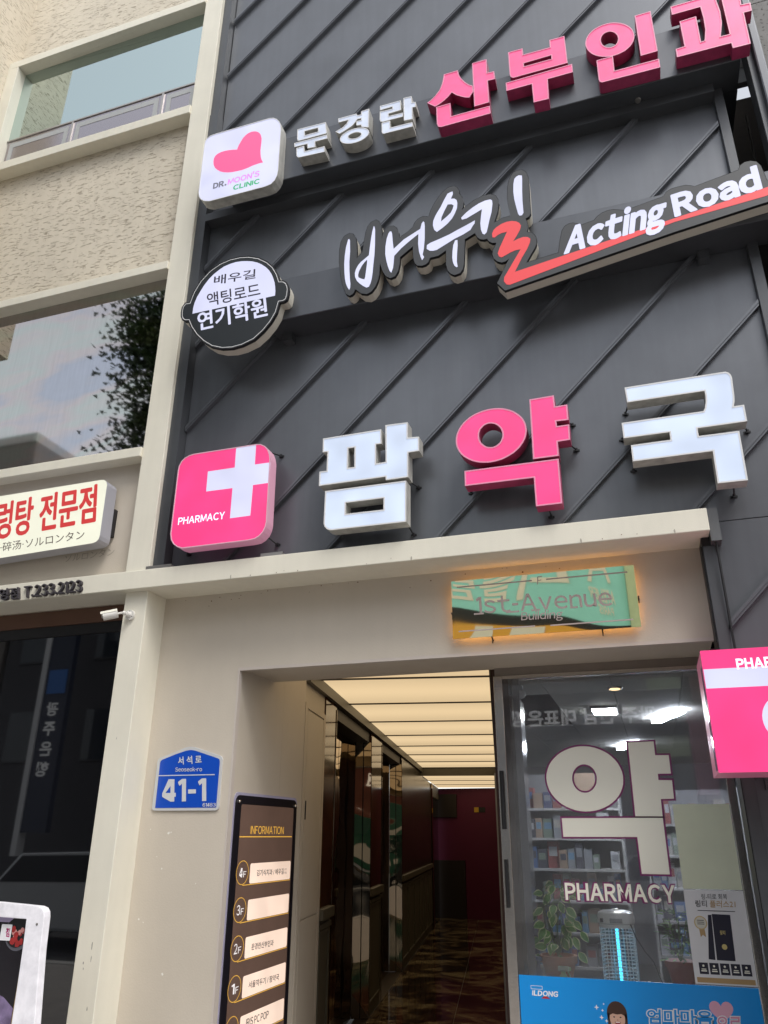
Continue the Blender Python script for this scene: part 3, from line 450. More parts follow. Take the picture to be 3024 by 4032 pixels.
# places of the smaller writing: baseline start, baseline end, top of the first letter
TX = {"pharmacy_small":{"body":"PHARMACY","o":[-2.562,3.334],"r":[-2.243,3.335],"t":[-2.562,3.379],"y":-0.061,"mode":"cap","bold":0.02},
"dr":{"body":"DR.","o":[-2.522,5.91],"r":[-2.412,5.91],"t":[-2.523,5.959],"y":-0.171,"mode":"cap","bold":0.05},
"moon":{"body":"MOON’S","o":[-2.403,5.911],"r":[-2.151,5.915],"t":[-2.401,5.959],"y":-0.171,"mode":"cap","bold":0.025},
"clinic":{"body":"CLINIC","o":[-2.354,5.845],"r":[-2.143,5.844],"t":[-2.353,5.887],"y":-0.171,"mode":"cap","bold":0.04},
"r1":{"body":"배우길","o":[-2.421,5.016],"r":[-2.106,4.993],"t":[-2.424,5.095],"y":-0.172,"mode":"bbox","bold":0.012},
"r2":{"body":"액팅로드","o":[-2.451,4.845],"r":[-2.056,4.837],"t":[-2.469,4.958],"y":-0.172,"mode":"bbox","bold":0.012},
"r3":{"body":"연기학원","o":[-2.498,4.661],"r":[-1.995,4.667],"t":[-2.522,4.813],"y":-0.172,"mode":"bbox","bold":0.0},
"acting":{"body":"Acting","o":[-0.123,4.671],"r":[0.427,4.74],"t":[-0.091,4.837],"y":-0.1715,"mode":"cap","bold":0.03},
"road":{"body":"Road","o":[0.488,4.766],"r":[0.936,4.831],"t":[0.486,4.907],"y":-0.1715,"mode":"cap","bold":0.03},
"rest1":{"body":"설렁탕 전문점","o":[-4.143,3.399],"r":[-3.193,3.439],"t":[-4.176,3.663],"y":-0.042,"mode":"bbox","bold":0.0},
"rest2":{"body":"·碎汤·ソルロンタン","o":[-3.916,3.309],"r":[-3.254,3.327],"t":[-3.927,3.375],"y":-0.042,"mode":"bbox","bold":0},
"phone1":{"body":"영점","o":[-3.865,2.981],"r":[-3.709,2.979],"t":[-3.884,3.059],"y":-0.01,"mode":"bbox","bold":0.012},
"phone2":{"body":"T.233.2123","o":[-3.671,2.982],"r":[-3.23,2.985],"t":[-3.683,3.057],"y":-0.01,"mode":"cap","bold":0.004,"shear":1},
"p_ko":{"body":"서 석 로","o":[-2.576,1.964],"r":[-2.424,1.97],"t":[-2.584,2.007],"y":0.2385,"mode":"bbox","bold":0.0},
"p_en":{"body":"Seoseok-ro","o":[-2.591,1.927],"r":[-2.417,1.926],"t":[-2.593,1.949],"y":0.2385,"mode":"cap","bold":0.0},
"p_no":{"body":"41-1","o":[-2.656,1.766],"r":[-2.374,1.768],"t":[-2.669,1.884],"y":0.2385,"mode":"cap","bold":0.016},
"p_zip":{"body":"61483","o":[-2.393,1.738],"r":[-2.311,1.738],"t":[-2.394,1.756],"y":0.2385,"mode":"cap","bold":0.0},
"g_ph":{"body":"PHARMACY","o":[-0.494,1.295],"r":[0.047,1.295],"t":[-0.494,1.37],"y":0.714,"mode":"cap","bold":0.028},
"ildong":{"body":"ILDONG","o":[-0.696,0.859],"r":[-0.568,0.86],"t":[-0.693,0.88],"y":0.71,"mode":"cap","bold":0.04},
"mama":{"body":"엄마마음","o":[-0.155,0.772],"r":[0.139,0.783],"t":[-0.15,0.833],"y":0.71,"mode":"bbox","bold":0.02},
"euro":{"body":"으로","o":[0.151,0.771],"r":[0.258,0.775],"t":[0.159,0.823],"y":0.71,"mode":"bbox","bold":0.02},
"ring1":{"body":"링-티로 회복","o":[0.165,1.312],"r":[0.283,1.315],"t":[0.166,1.337],"y":0.71,"mode":"bbox","bold":0.0},
"ring2":{"body":"링티","o":[0.133,1.278],"r":[0.186,1.279],"t":[0.134,1.308],"y":0.71,"mode":"bbox","bold":0.01},
"ring3":{"body":"플러스21","o":[0.198,1.278],"r":[0.315,1.28],"t":[0.201,1.309],"y":0.71,"mode":"bbox","bold":0.01},
"ringbox":{"body":"링티","o":[0.227,1.161],"r":[0.25,1.161],"t":[0.229,1.18],"y":0.708,"mode":"bbox","bold":0.02},
"avenue":{"body":"1st-Avenue","o":[-0.795,2.704],"r":[-0.084,2.692],"t":[-0.797,2.796],"y":0.204,"mode":"cap","bold":0.006},
"building":{"body":"Building","o":[-0.558,2.649],"r":[-0.342,2.646],"t":[-0.554,2.691],"y":0.204,"mode":"cap","bold":0.008},
"eff":{"body":"F","o":[-0.46,2.838],"r":[-0.434,2.84],"t":[-0.457,2.881],"y":0.204,"mode":"cap","bold":0.0},
"red1":{"body":"PHARMACY","o":[0.413,2.277],"r":[0.698,2.282],"t":[0.414,2.319],"y":-0.252,"mode":"cap","bold":0.04}}
# ================================================================ SETTING: ground, street
asphalt = mat('asphalt', (.055,.055,.056), .85, noise=.25, nscale=8, bump=.4, bscale=120)
paving = mat('paving_stone', (.30,.28,.26), .8, noise=.15, nscale=5, bump=.2)
kerb_m = mat('kerb_granite', (.42,.41,.39), .7, noise=.12)
paint_m = mat('road_paint', (.75,.75,.72), .6, noise=.1)
box('ground', mat('earth', (.16,.15,.13), .9, noise=.2), -150,150,-150,150,-.6,-.16, kind='structure')
box('road', asphalt, -60,60,-13.5,-5.6,-.16,-.14, kind='structure')
box('pavement', paving, -60,60,-5.4,.13,-.16,-.008, kind='structure')
box('far_pavement', paving, -60,60,-19,-13.7,-.16,0, kind='structure')
b = MB(); b.box(-60,60,-5.6,-5.4,-.16,.0); b.box(-60,60,-13.7,-13.5,-.16,.0); b.build('kerb', kerb_m, kind='structure')
b = MB()
for i in range(9): b.box(2.2+i*.9, 2.7+i*.9, -12.5, -6.4, -.14, -.136)
for i in range(14): b.box(-40+i*5, -37.5+i*5, -9.6, -9.45, -.14, -.136)
b.build('road_markings', paint_m, kind='structure')

# ================================================================ THE BUILDING
B = thing('street_building', 'beige stucco and charcoal metal clad street building with an open entrance passage', 'building', (-2,.5,0))

# --- upper left bay: stucco wall, side wall, pillar
SX = -5.10
b = MB()
b.box(SX, -2.95, .11, .36, 5.51, 7.05); b.box(SX, -2.95, .11, .36, 8.47, 12.0)
b.box(-9.0, -2.95, .11, .36, 3.09-.1, 3.86)
b.build('stucco_wall', [stucco], B)
b = MB(); b.box(-9.0, SX, -.52, .36, 5.55, 12.0); b.build('side_wall', stucco, B)
b = MB(); b.box(-9.0, -2.955, .095, .11, 3.09, 3.89); b.build('plain_wall_band', taupe, B)
box('pillar', cream, -2.95, -2.78, .015, .30, 3.09, 12.0, B, bevel=.004)
box('pillar', cream, -2.955, -2.797, .055, .40, -.01, 2.972, B, bevel=.004)
box('canopy', cream, -9.0, .411, 0.0, .262, 2.972, 3.09, B, bevel=.004)
# entrance wall under the canopy
b = MB()
b.box(-2.797, -2.244, .253, .9, -.01, 2.972)
b.box(-2.244, .372, .253, .745, 2.505, 2.972)
b.build('entrance_wall', taupe, B)
b = MB(); b.box(-2.2445, .371, .2515, .285, 2.487, 2.5045); b.box(-2.2435, -2.232, .2515, .285, -.005, 2.487)
b.build('opening_trim', taupe_light, B)
chipm = mat('bare_plaster', (.78,.76,.70), .7); scuffm = mat('scuff_mark', (.30,.28,.25), .7)
rc = random.Random(5)
def blot(name, m, x, z, y, s, parent, sx=1.0, sz=1.0):
    n = 9; L_ = [(x+s*sx*rc.uniform(.5,1.2)*math.cos(2*math.pi*k/n), z+s*sz*rc.uniform(.5,1.2)*math.sin(2*math.pi*k/n)) for k in range(n)]
    b = MB(); b.cap([L_], y); return b.build(name, m, parent, normals=False)
for x, z, s in ((-2.60,1.60,.008),(-2.585,1.606,.005),(-2.72,1.62,.004),(-2.62,1.42,.006),(-2.55,.92,.007),(-2.73,1.17,.006),(-2.70,1.155,.004),(-2.66,1.48,.003),(-2.40,1.35,.003)): blot('paint_chip', chipm, x, z, .2522, s, B)
for x, z, s, q in ((-2.86,1.06,.006,3.0),(-2.855,1.0,.004,4.0),(-2.90,.98,.007,1.4),(-2.895,.955,.005,1.2),(-2.84,.78,.005,2.2),(-2.88,2.1,.003,3.0)): blot('scuff', scuffm, x, z, .0543, s, B, .6, q)
rustm = mat('rust_speck', (.16,.08,.04), .8)
for i in range(26): blot('dirt_speck', rustm, rc.uniform(-2.7,.35), rc.choice([2.962,2.95,2.90,2.93]), .2516, rc.uniform(.002,.006), B)
for i in range(9): blot('dirt_speck', rustm, rc.uniform(-2.9,.38), rc.uniform(2.978,3.0), -.0012, rc.uniform(.002,.004), B)
for x in (-3.62,-3.52,-3.43,-3.35,-3.30,-3.26,-2.2,-1.1,-.2,.25): blot('drip_stain', mat('drip_grey', (.40,.37,.31), .7), x, 2.984, -.0012, .006, B, .8, 2.4)
# soffit band and window at lower left (restaurant)
box('fascia_board', mat('brown_fascia', (.115,.055,.032), .5, noise=.1), -9, -2.957, .275, .30, 2.868, 2.971, B)
w = box('window_frame', black_m, -9, -2.957, .30, .34, -.01, 2.867, B)
bpy.data.objects.remove(w)
b = MB()
b.box(-9,-2.957,.285,.33,2.80,2.867); b.box(-3.03,-2.957,.285,.33,.0,2.80); b.box(-9,-2.957,.285,.33,0,.35); b.box(-4.9,-4.84,.285,.33,.35,2.80)
win = b.build('window', black_m, B)
box('pane', dark_glass, -9, -3.031, .30, .312, .35, 2.799, win)

# --- windows of the upper storeys
def cream_window(x0, x1, z0, z1, fw, name='window'):
    b = MB(); y0, y1 = 0.0, .12
    b.box(x0, x1, y0, y1, z1-fw, z1); b.box(x0, x1, y0, y1, z0, z0+fw); b.box(x0, x0+fw*1.35, y0, y1, z0+fw, z1-fw)
    return b.build(name, cream, B, bevel=.004)
w1 = cream_window(SX, -2.95, 7.03, 8.475, .088)
silver = mat('window_metal', (.42,.40,.38), .35, .8)
white_sheet = mat('white_film', (.40,.41,.41), .5)
gp = mirror_mat('rail_glass', (.36,.335,.355), .2)
box('pane', win_teal, -4.98, -2.951, .098, .104, 7.50, 8.387, w1)
xs = [-4.98, -4.245, -3.31, -2.951]
for a, c in zip(xs, xs[1:]):
    box('rail_pane', gp, a+.012, c-.012, .092, .100, 7.118, 7.492, w1)
    m_ = MB(); m_.prism([rect(a+.04, c-.04, 7.14, 7.455), rect(a+.085, c-.085, 7.16, 7.40)], .0895, .0915); m_.build('film_border', white_sheet, w1)
m_ = MB(); m_.box(-4.98, -2.951, .084, .097, 7.488, 7.503)
m_.build('glazing_bar', silver, w1)
for x in xs[1:-1]: box('glazing_bar', silver, x-.011, x+.011, .084, .10, 7.118, 7.487, w1)
w2 = MB()
w2.box(-9,-2.95,.0,.12,5.44,5.51); w2.box(-9,-2.95,-.005,.12,3.89,3.96)
w2 = w2.build('window', cream, B, bevel=.004)
box('pane', win_film, -4.62, -2.951, .106, .112, 3.961, 5.439, w2)
box('blind_panel', mat('dark_lining', (.03,.028,.026), .5), -9, -4.621, .100, .112, 3.961, 5.439, w2)
# --- metal cladding: diagonal standing seam panels
def panels(x0, x1, z0, z1, y=.127):
    for k in range(-8, 22):
        c0 = 2.081+.673*k; g = .006
        P_ = rect(x0, x1, z0, z1)
        P_ = clip(P_, 1, -1, -c0-g) if True else P_            # z - x >= c0
        if len(P_) >= 3: P_ = clip(P_, -1, 1, c0+.673-g)
        if len(P_) < 3: continue
        b = MB(); yy = y+rng.uniform(-.001, .001)
        b.prism([P_], yy, yy+.03); b.build('metal_panel', charcoal, B)
    for k in range(-8, 22):
        c0 = 2.081+.673*k; h = .013
        P_ = clip(rect(x0+.004, x1-.004, z0, z1), 1, -1, -(c0-h)); 
        if len(P_) >= 3: P_ = clip(P_, -1, 1, c0+h)
        if len(P_) < 3: continue
        b = MB(); b.prism([P_], y-.030, y+.004)
        Q_ = clip(clip(rect(x0+.004, x1-.004, z0, z1), 1, -1, -(c0+h*.2)), -1, 1, c0+h*1.9)
        if len(Q_) >= 3: b.prism([Q_], y-.034, y-.0305)
        b.build('standing_seam', charcoal, B)
panels(-2.70, .862, 3.06, 11.5)
panels(.432, .862, -.01, 3.055)
box('backing_wall', mat('backing', (.05,.05,.052), .8), -2.79, .862, .165, .25, 3.09, 12.0, B)
box('edge_trim', trim_dark, -2.778, -2.702, .045, .16, 3.09, 6.98, B)
box('edge_trim', trim_dark, -2.778, -2.706, .052, .16, 6.983, 12.0, B)
box('corner_post', trim_dark, .863, .918, .09, .30, -.01, 12.0, B, bevel=.003)
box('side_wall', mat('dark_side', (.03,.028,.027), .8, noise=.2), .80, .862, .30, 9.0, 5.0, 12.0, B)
box('soffit_return', beam_m, .93, 1.015, .140, .60, 5.912, 6.31, B)
box('joint_strip', black_m, .3722, .3757, .105, .26, -.01, 2.971, B)
box('joint_backing', black_m, .3725, .438, .262, .31, -.01, 3.3, B)
box('joint_backing', black_m, .376, .412, .10, .25, 2.926, 2.971, B)
box('downpipe', trim_dark, .376, .430, .10, .25, -.01, 2.925, B)
box('junction_box', mat('grey_box', (.14,.145,.15), .4, .3), .414, .462, .04, .124, 2.93, 3.10, B)
b = MB(); b.path([(.415,.06,3.07),(.425,.05,2.99),(.437,.07,2.91),(.440,.09,2.5),(.445,.10,2.2)], .006); b.path([(.372,.12,2.93),(.371,.11,2.6),(.373,.12,2.45)], .006)
b.build('cable', black_m, B)
for x0, x1 in ((-2.80,-2.62), (-2.02,-1.88)):
    b = MB()
    for i in range(5): b.box(x0, x1, .012+.016*i, .022+.016*i, 3.091, 3.107)
    b.box(x0, x1, .008, .010, 3.091, 3.112); b.build('vent_grille', silver, B)

# --- reveal and skewed entrance passage
DX = -.182
def WX(y): return -2.244+DX*(y-1.25)
def wslab(name, m, y0, y1, z0, z1, t0=.0, t1=.25, parent=B, **k):
    """slab along the left wall; t = distance behind the wall line"""
    b = MB(); b.slab([(WX(y0)-t0,y0),(WX(y1)-t0,y1),(WX(y1)-t1,y1),(WX(y0)-t1,y0)], z0, z1)
    return b.build(name, m, parent, **k)
box('reveal_wall', taupe, -2.50, -2.2445, .902, 1.25, -.01, 2.75, B)
wslab('service_wall', taupe, 1.25, 1.93, -.01, 2.60, .012, .25)
# service hatch: door leaf with a groove around it
wslab('service_door', taupe, 1.27, 1.335, 0, 2.46, .0, .011); wslab('service_door', taupe, 1.875, 1.929, 0, 2.46, .0, .011)
wslab('service_door', taupe, 1.335, 1.875, 2.425, 2.46, .0, .011)
hatch = wslab('service_door', taupe, 1.347, 1.863, 1.09, 2.412, .001, .0115); wslab('service_door', taupe, 1.347, 1.863, .0, 1.078, .001, .0115)
wslab('handle', black_m, 1.362, 1.385, 1.69, 1.81, -.003, .0005, hatch)
mould = mat('moulding_paint', (.105,.095,.068), .45, noise=.06)
dark_in = mat('dark_interior', (.018,.012,.010), .5)
wslab('cornice', mould, 1.27, 10.0, 2.60, 2.679, -.03, .28)
# marble pilasters and mirrored recesses
wslab('marble_pier', brown_marble, 1.931, 2.35, 1.10, 2.60, .0, .40)
wslab('marble_pier', brown_marble, 4.235, 5.03, 1.10, 2.60, .0, .02)
wslab('pier_core', dark_in, 4.30, 5.03, 0, 2.60, .021, .40)
wslab('marble_panel', gloss_panel, 6.95, 8.75, 1.10, 2.60, .0, .10)
wslab('marble_panel', gloss_panel, 8.765, 10.1, 1.10, 2.60, .0, .10)
wslab('marble_panel', gloss_panel, 10.115, 11.8, 1.10, 2.54, .0, .10)
def wains(y0, y1, n):
    wslab('wainscot', mould, y0, y1, 0, 1.03, .012, .10)
    wslab('dado_rail', mould, y0, y1, 1.03, 1.098, -.028, .10); wslab('dado_rail', mould, y0, y1, .965, 1.0, -.006, .011)
    st = (y1-y0)/n
    for i in range(n):
        a = y0+st*i+.03; c = y0+st*(i+1)-.03
        b = MB()
        for p, q, u, v in ((a,c,.93,.955),(a,c,.10,.125),(a,a+.025,.125,.93),(c-.025,c,.125,.93)):
            b.slab([(WX(p),p),(WX(q),q),(WX(q)-.0115,q),(WX(p)-.0115,p)], u, v)
        b.build('wainscot_panel', mould, B)
wains(1.935, 2.35, 1); wains(4.24, 5.03, 1); wains(6.95, 11.8, 6)
# recess backs, bronze mirrored doors, and the far jambs turned to the street
for y0, y1 in ((2.35, 4.235), (5.03, 6.95)):
    ym = (y0+y1)/2
    wslab('recess_back', bronze_mirror, y0, ym-.01, 0, 2.50, .17, .20); wslab('recess_back', bronze_mirror, ym+.01, y1, 0, 2.50, .17, .20)
    wslab('recess_head', dark_in, y0, y1, 2.50, 2.60, .02, .3)
    # jamb plate
    px, py = WX(y1), y1-.004
    a = math.atan2(.182, 1)+R(8)      # turned a little out to the street
    dx, dy = -math.cos(a), -math.sin(a)
    L_ = .165
    for s0, s1, mm in ((.0,.075,'a'), (.085,L_,'b')):
        b = MB(); b.slab([(px+dx*s0,py+dy*s0),(px+dx*s1,py+dy*s1),(px+dx*s1,py+dy*s1+.012),(px+dx*s0,py+dy*s0+.012)][::-1], 0, 2.50)
        b.build('mirror_strip', strip_mirror, B)
    wslab('edge_bead', strip_mirror, y0-.012, y0, 0, 2.56, -.006, .0)
    wslab('edge_bead', strip_mirror, y1, y1+.012, 1.1, 2.56, -.006, -.0005)
# jog, door and end wall at the back
E0 = WX(11.8)
b = MB(); b.box(E0-.25, E0+.02, 11.805, 11.86, 0, 2.54); b.build('door_frame', bronze_mirror, B)
b = MB(); b.slab([(E0-.02,11.87),(WX(13.6)-.0,13.6),(WX(13.6)-.08,13.6),(E0-.1,11.87)], 0, 2.3); b.build('glass_door', dark_glass, B)
b = MB(); b.slab([(E0-.0,11.87),(WX(13.6)+.02,13.6),(WX(13.6)-.08,13.6),(E0-.08,11.87)], 2.301, 2.54); b.build('transom', mould, B)
maroon = mat('maroon_paint', (.095,.001,.034), .6, noise=.08)
b = MB(); b.box(-6.5, -2.2, 13.75, 13.95, 0, 2.54); b.build('end_wall', maroon, B)
box('dark_board', dark_in, -4.72, -4.10, 13.70, 13.748, 1.95, 2.42, B)
box('dark_board', dark_in, -4.72, -3.95, 13.70, 13.748, .0, 1.10, B)
box('steel_post', steel, -4.79, -4.73, 13.60, 13.69, .0, 2.53, B)
n_ = box('notice', mat('yellow_sticker', (.55,.33,.03), .5), -3.72, -3.62, 13.74, 13.749, 2.05, 2.15, B)
box('notice', black_m, -3.618, -3.48, 13.74, 13.749, 2.05, 2.15, B)
# lit ceiling strips (back-lit acrylic)
lum = mat('backlit_acrylic_ceiling', (.40,.34,.24), .35, emis=(1.0,.745,.43), es=.58)
def lamp_rows(m, y0, pitch, es):      # lamps run across the middle of every strip
    nt = m.node_tree; N = nt.nodes; L = nt.links
    tc = N.new('ShaderNodeTexCoord'); sx = N.new('ShaderNodeSeparateXYZ'); L.new(tc.outputs['Object'], sx.inputs[0])
    a = N.new('ShaderNodeMath'); a.operation = 'MULTIPLY_ADD'; a.inputs[1].default_value = -.182; L.new(sx.outputs['X'], a.inputs[0]); 
    sb = N.new('ShaderNodeMath'); sb.operation = 'SUBTRACT'; L.new(sx.outputs['Y'], sb.inputs[0]); sb.inputs[1].default_value = y0; L.new(sb.outputs[0], a.inputs[2])
    d = N.new('ShaderNodeMath'); d.operation = 'DIVIDE'; L.new(a.outputs[0], d.inputs[0]); d.inputs[1].default_value = pitch
    f = N.new('ShaderNodeMath'); f.operation = 'FRACT'; L.new(d.outputs[0], f.inputs[0])
    g = N.new('ShaderNodeMath'); g.operation = 'PINGPONG'; L.new(f.outputs[0], g.inputs[0]); g.inputs[1].default_value = .5
    r = N.new('ShaderNodeMapRange'); r.interpolation_type = 'SMOOTHSTEP'; L.new(g.outputs[0], r.inputs['Value']); r.inputs['From Max'].default_value = .5; r.inputs['To Min'].default_value = es*.86; r.inputs['To Max'].default_value = es*1.03
    L.new(r.outputs['Result'], N['Principled BSDF'].inputs['Emission Strength'])
lamp_rows(lum, 2.05, 1.17, .42)
ux, uy = 1/math.hypot(1,.182), .182/math.hypot(1,.182)
def ceil_strip(y0, y1, z, w=1.47):
    a0 = (WX(y0)+.02, y0); a1 = (WX(y1)+.02, y1)
    c0 = (a0[0]+ux*w, a0[1]+uy*w); c1 = (a1[0]+ux*w, a1[1]+uy*w)
    b = MB(); b.slab([a0, c0, c1, a1], z, z+.02); b.build('ceiling_panel', lum, B)
ceil_strip(.76, 1.585, 2.68)
for i in range(7): ceil_strip(1.60+1.17*i, 1.60+1.17*(i+1)-.018, 2.68)
for a, c in ((9.85,11.05),(11.07,12.3),(12.32,13.45)): ceil_strip(a, c, 2.545)
b = MB(); b.slab([(WX(.75)-.4,.75),(WX(.75)+1.5,.75),(WX(14)+1.6,14),(WX(14)-.6,14)], 2.72, 2.8); b.build('ceiling_slab', dark_in, B)
for i in range(8):
    y0 = 1.5925+1.17*i-.0; b = MB(); p = (WX(y0)+.02, y0); q = (p[0]+ux*1.47, p[1]+uy*1.47); b.slab([p, q, (q[0]-.182*.016, q[1]+.016), (p[0]-.182*.016, p[1]+.016)], 2.668, 2.6795); b.build('ceiling_bar', dark_in, B)
for y0 in (11.05,12.30):
    b = MB(); p = (WX(y0)+.02, y0); q = (p[0]+ux*1.47, p[1]+uy*1.47); b.slab([p, q, (q[0]-.006, q[1]+.03), (p[0]-.006, p[1]+.03)], 2.535, 2.5445); b.build('ceiling_bar', dark_in, B)
b = MB(); b.slab([(WX(9.8),9.79),(WX(9.8)+1.5,10.06),(WX(9.8)+1.5,10.08),(WX(9.8),9.81)], 2.54, 2.72); b.build('ceiling_step', mould, B)
# right-hand wall of the passage
def RX(y): return -.832+DX*(y-.74)
b = MB(); b.slab([(RX(.80),.80),(RX(14),14),(RX(14)+.1,14),(RX(.8)+.1,.80)], 0, 2.72); b.build('passage_wall', mat('dark_brown_panel', (.05,.022,.015), .3), B)
b = MB(); b.slab([(RX(.80)-.012,.80),(RX(14)-.012,14),(RX(14)-.0005,14),(RX(.8)-.0005,.80)], 2.60, 2.679); b.build('cornice', mould, B)
f_ = MB(); f_.slab([(-2.23,.13),(.43,.13),(.43,.70),(RX(.8),.80),(RX(14),14),(WX(14)-.6,14),(WX(1.25),1.25)], -.15, -.004)
fl = f_.build('floor', dark_in, kind='structure')
for i in range(18):
    for j in range(-1, 4):
        y0 = .135+.79*i; x0 = WX(y0)+.02+.79*j; t_ = .7865
        P_ = [(x0, y0), (x0+t_, y0), (x0+t_+DX*t_, y0+t_), (x0+DX*t_, y0+t_)]
        P_ = clip(P_, -1, DX, 2.244-DX*(-1.25)+.0-.0) if y0 > 1.1 else clip(P_, -1, 0, 2.24)
        if len(P_) >= 3 and y0 > .6: P_ = clip(P_, 1, -DX, -.834+DX*(-.74))
        if len(P_) >= 3: P_ = clip(P_, 1, 0, .372)
        if len(P_) < 3: continue
        b = MB(); b.slab(P_, -.0038, 0); b.build('floor_tile', floor_marble, fl)

# ================================================================ SHOP FRONT (pharmacy window)
S_ = thing('pharmacy_shopfront', 'steel framed glass shop front of the pharmacy right of the passage', 'shop window', (-.2,.73,0))
box('frame', steel, -.812, -.7605, .700, .76, 0, 2.456, S_, bevel=.003)
box('frame', steel, .362, .402, .700, .76, 0, 2.437, S_, bevel=.003)
box('frame', steel, -.760, .402, .702, .76, 2.437, 2.4565, S_)
box('frame', steel, -.760, .361, .705, .76, 0, .30, S_)
box('header_board', mat('steel_header', (.30,.265,.23), .4, .5, noise=.1), -.805, .405, .715, .76, 2.457, 2.505, S_)
box('glass_pane', shop_glass, -.760, .361, .718, .724, .301, 2.436, S_)
hg = MB(); hg.tube((-.79,.69,1.63),(-.79,.69,1.93),.012); hg.build('hinge', black_m, S_)
hg = MB(); hg.tube((-.79,.69,1.25),(-.79,.69,1.48),.010); hg.build('hinge', black_m, S_)
# vinyl letters and bills on the glass
vin = mat('ivory_vinyl', (.88,.87,.76), .5); vinp = mat('purple_vinyl', (.20,.022,.12), .45)
D_ = thing('glass_lettering', 'big ivory Korean letter for medicine with purple outline on the pharmacy glass, PHARMACY below', 'window lettering', (-.2,.72,1.3))
for k in ('decal_yak_a','decal_yak_b','decal_yak_c'):
    l = SH[k]; b = MB(); b.cap(inset_all(l, -.009), .7172); b.build('letter_outline', vinp, D_, normals=False)
    b = MB(); b.cap(l, .7155); b.build('letter', vin, D_, normals=False)
lettering(TX['g_ph'], vinp, D_, name='letter_outline', dy=.0012, extra_bold=.06)
lettering(TX['g_ph'], vin, D_, name='lettering', dy=-.0006)
PB = tag(box('blank_sheet', mat('pale_green_sheet', (.66,.70,.54), .6, noise=.05), .087, .359, .7145, .7165, 1.358, 1.751), 'blank pale green sheet taped inside the pharmacy glass at right', 'sheet')
RP = thing('supplement_poster', 'white supplement poster with two black cartons on the pharmacy glass', 'poster', (.22,.71,.95))
box('sheet', mat('poster_white', (.72,.72,.74), .45, noise=.05), .086, .360, .7120, .7140, .950, 1.354, RP)
ink = mat('dark_ink', (.03,.03,.04), .5); goldink = mat('gold_ink', (.45,.30,.14), .5); navy = mat('navy_print', (.016,.016,.035), .4)
lettering(TX['ring1'], ink, RP, dy=.0005); lettering(TX['ring2'], ink, RP, dy=.0005); lettering(TX['ring3'], goldink, RP, dy=.0005)
def flat(name, loops, y, m, parent):
    b = MB(); b.cap(loops, y); return b.build(name, m, parent, normals=False)
flat('carton_print', [[(.202,1.250),(.285,1.248),(.279,1.052),(.197,1.053)]], .7112, navy, RP)
flat('carton_print', [[(.184,1.245),(.200,1.246),(.190,1.053),(.160,1.055)]], .7112, navy, RP)
flat('medal', [disc(.146,1.210,.030,20)], .7112, mat('medal_gold',(.55,.42,.2),.5), RP); flat('medal', [disc(.146,1.210,.025,20)], .7108, mat('medal_cream',(.62,.60,.52),.5), RP)
flat('medal', [[(.135,1.185),(.160,1.185),(.162,1.148),(.149,1.158),(.138,1.148)]], .7114, goldink, RP)
flat('seal_print', [disc(.239,1.110,.012,14)], .7106, mat('seal_gold',(.6,.5,.2),.5), RP)
lettering(dict(TX['ringbox'], y=.7106), mat('seal_gold',(.6,.5,.2),.5), RP)
for i in range(5):
    x = .112+i*.0475; flat('icon_tile', [rect(x, x+.041, .992, 1.040)], .7112, navy, RP)
    flat('icon_mark', [disc(x+.02,1.027,.005,10)], .7106, vin, RP); flat('icon_mark', [rect(x+.008,x+.033,1.003,1.008)], .7106, vin, RP); flat('icon_mark', [rect(x+.010,x+.031,1.011,1.015)], .7106, vin, RP)
flat('gold_strip', [rect(.096,.352,.957,.978)], .7112, goldink, RP)
for z in (1.262, 1.203, 1.211, 1.219): flat('text_line', [rect(.14,.31,z,z+.003)] if z > 1.25 else [rect(.130,.162,z,z+.003)], .7106, ink, RP)
BN = thing('blue_banner', 'bright blue health supplement banner with a laughing child on the lower pharmacy glass', 'banner', (-.2,.71,.3))
blue = mat('banner_blue', (.004,.30,.80), .38, noise=.03, nscale=2)
box('sheet', blue, -.757, .3605, .7085, .7135, .40, .945, BN)
whitep = mat('print_white', (.88,.88,.90), .5); pinkp = mat('print_pink', (.75,.30,.45), .5); skin = mat('printed_skin', (.68,.42,.31), .5); hair = mat('printed_hair', (.06,.028,.018), .5)
lettering(dict(TX['ildong'], y=.7080), whitep, BN)
flat('logo_mark', [[(-.652,.848),(-.636,.858),(-.622,.858),(-.606,.848)]], .7078, mat('print_red',(.5,.02,.03),.5), BN)
flat('frame_mark', [rect(-.700,-.642,.886,.902), rect(-.698,-.644,.888,.900)], .7078, whitep, BN)
lettering(dict(TX['mama'], y=.7080), whitep, BN, extra_bold=.06); lettering(dict(TX['mama'], y=.7074), blue, BN)
lettering(dict(TX['euro'], y=.7080), whitep, BN, extra_bold=.06); lettering(dict(TX['euro'], y=.7074), pinkp, BN)
hp = [(.5*t, 0) for t in (0,)]
hl = []
for i in range(30):
    t = 2*math.pi*i/30; hl.append((.185+.0033*16*math.sin(t)**3, .845+.0033*(13*math.cos(t)-5*math.cos(2*t)-2*math.cos(3*t)-math.cos(4*t))))
flat('heart_print', [hl], .7082, mat('soft_pink',(.80,.42,.55),.5), BN)
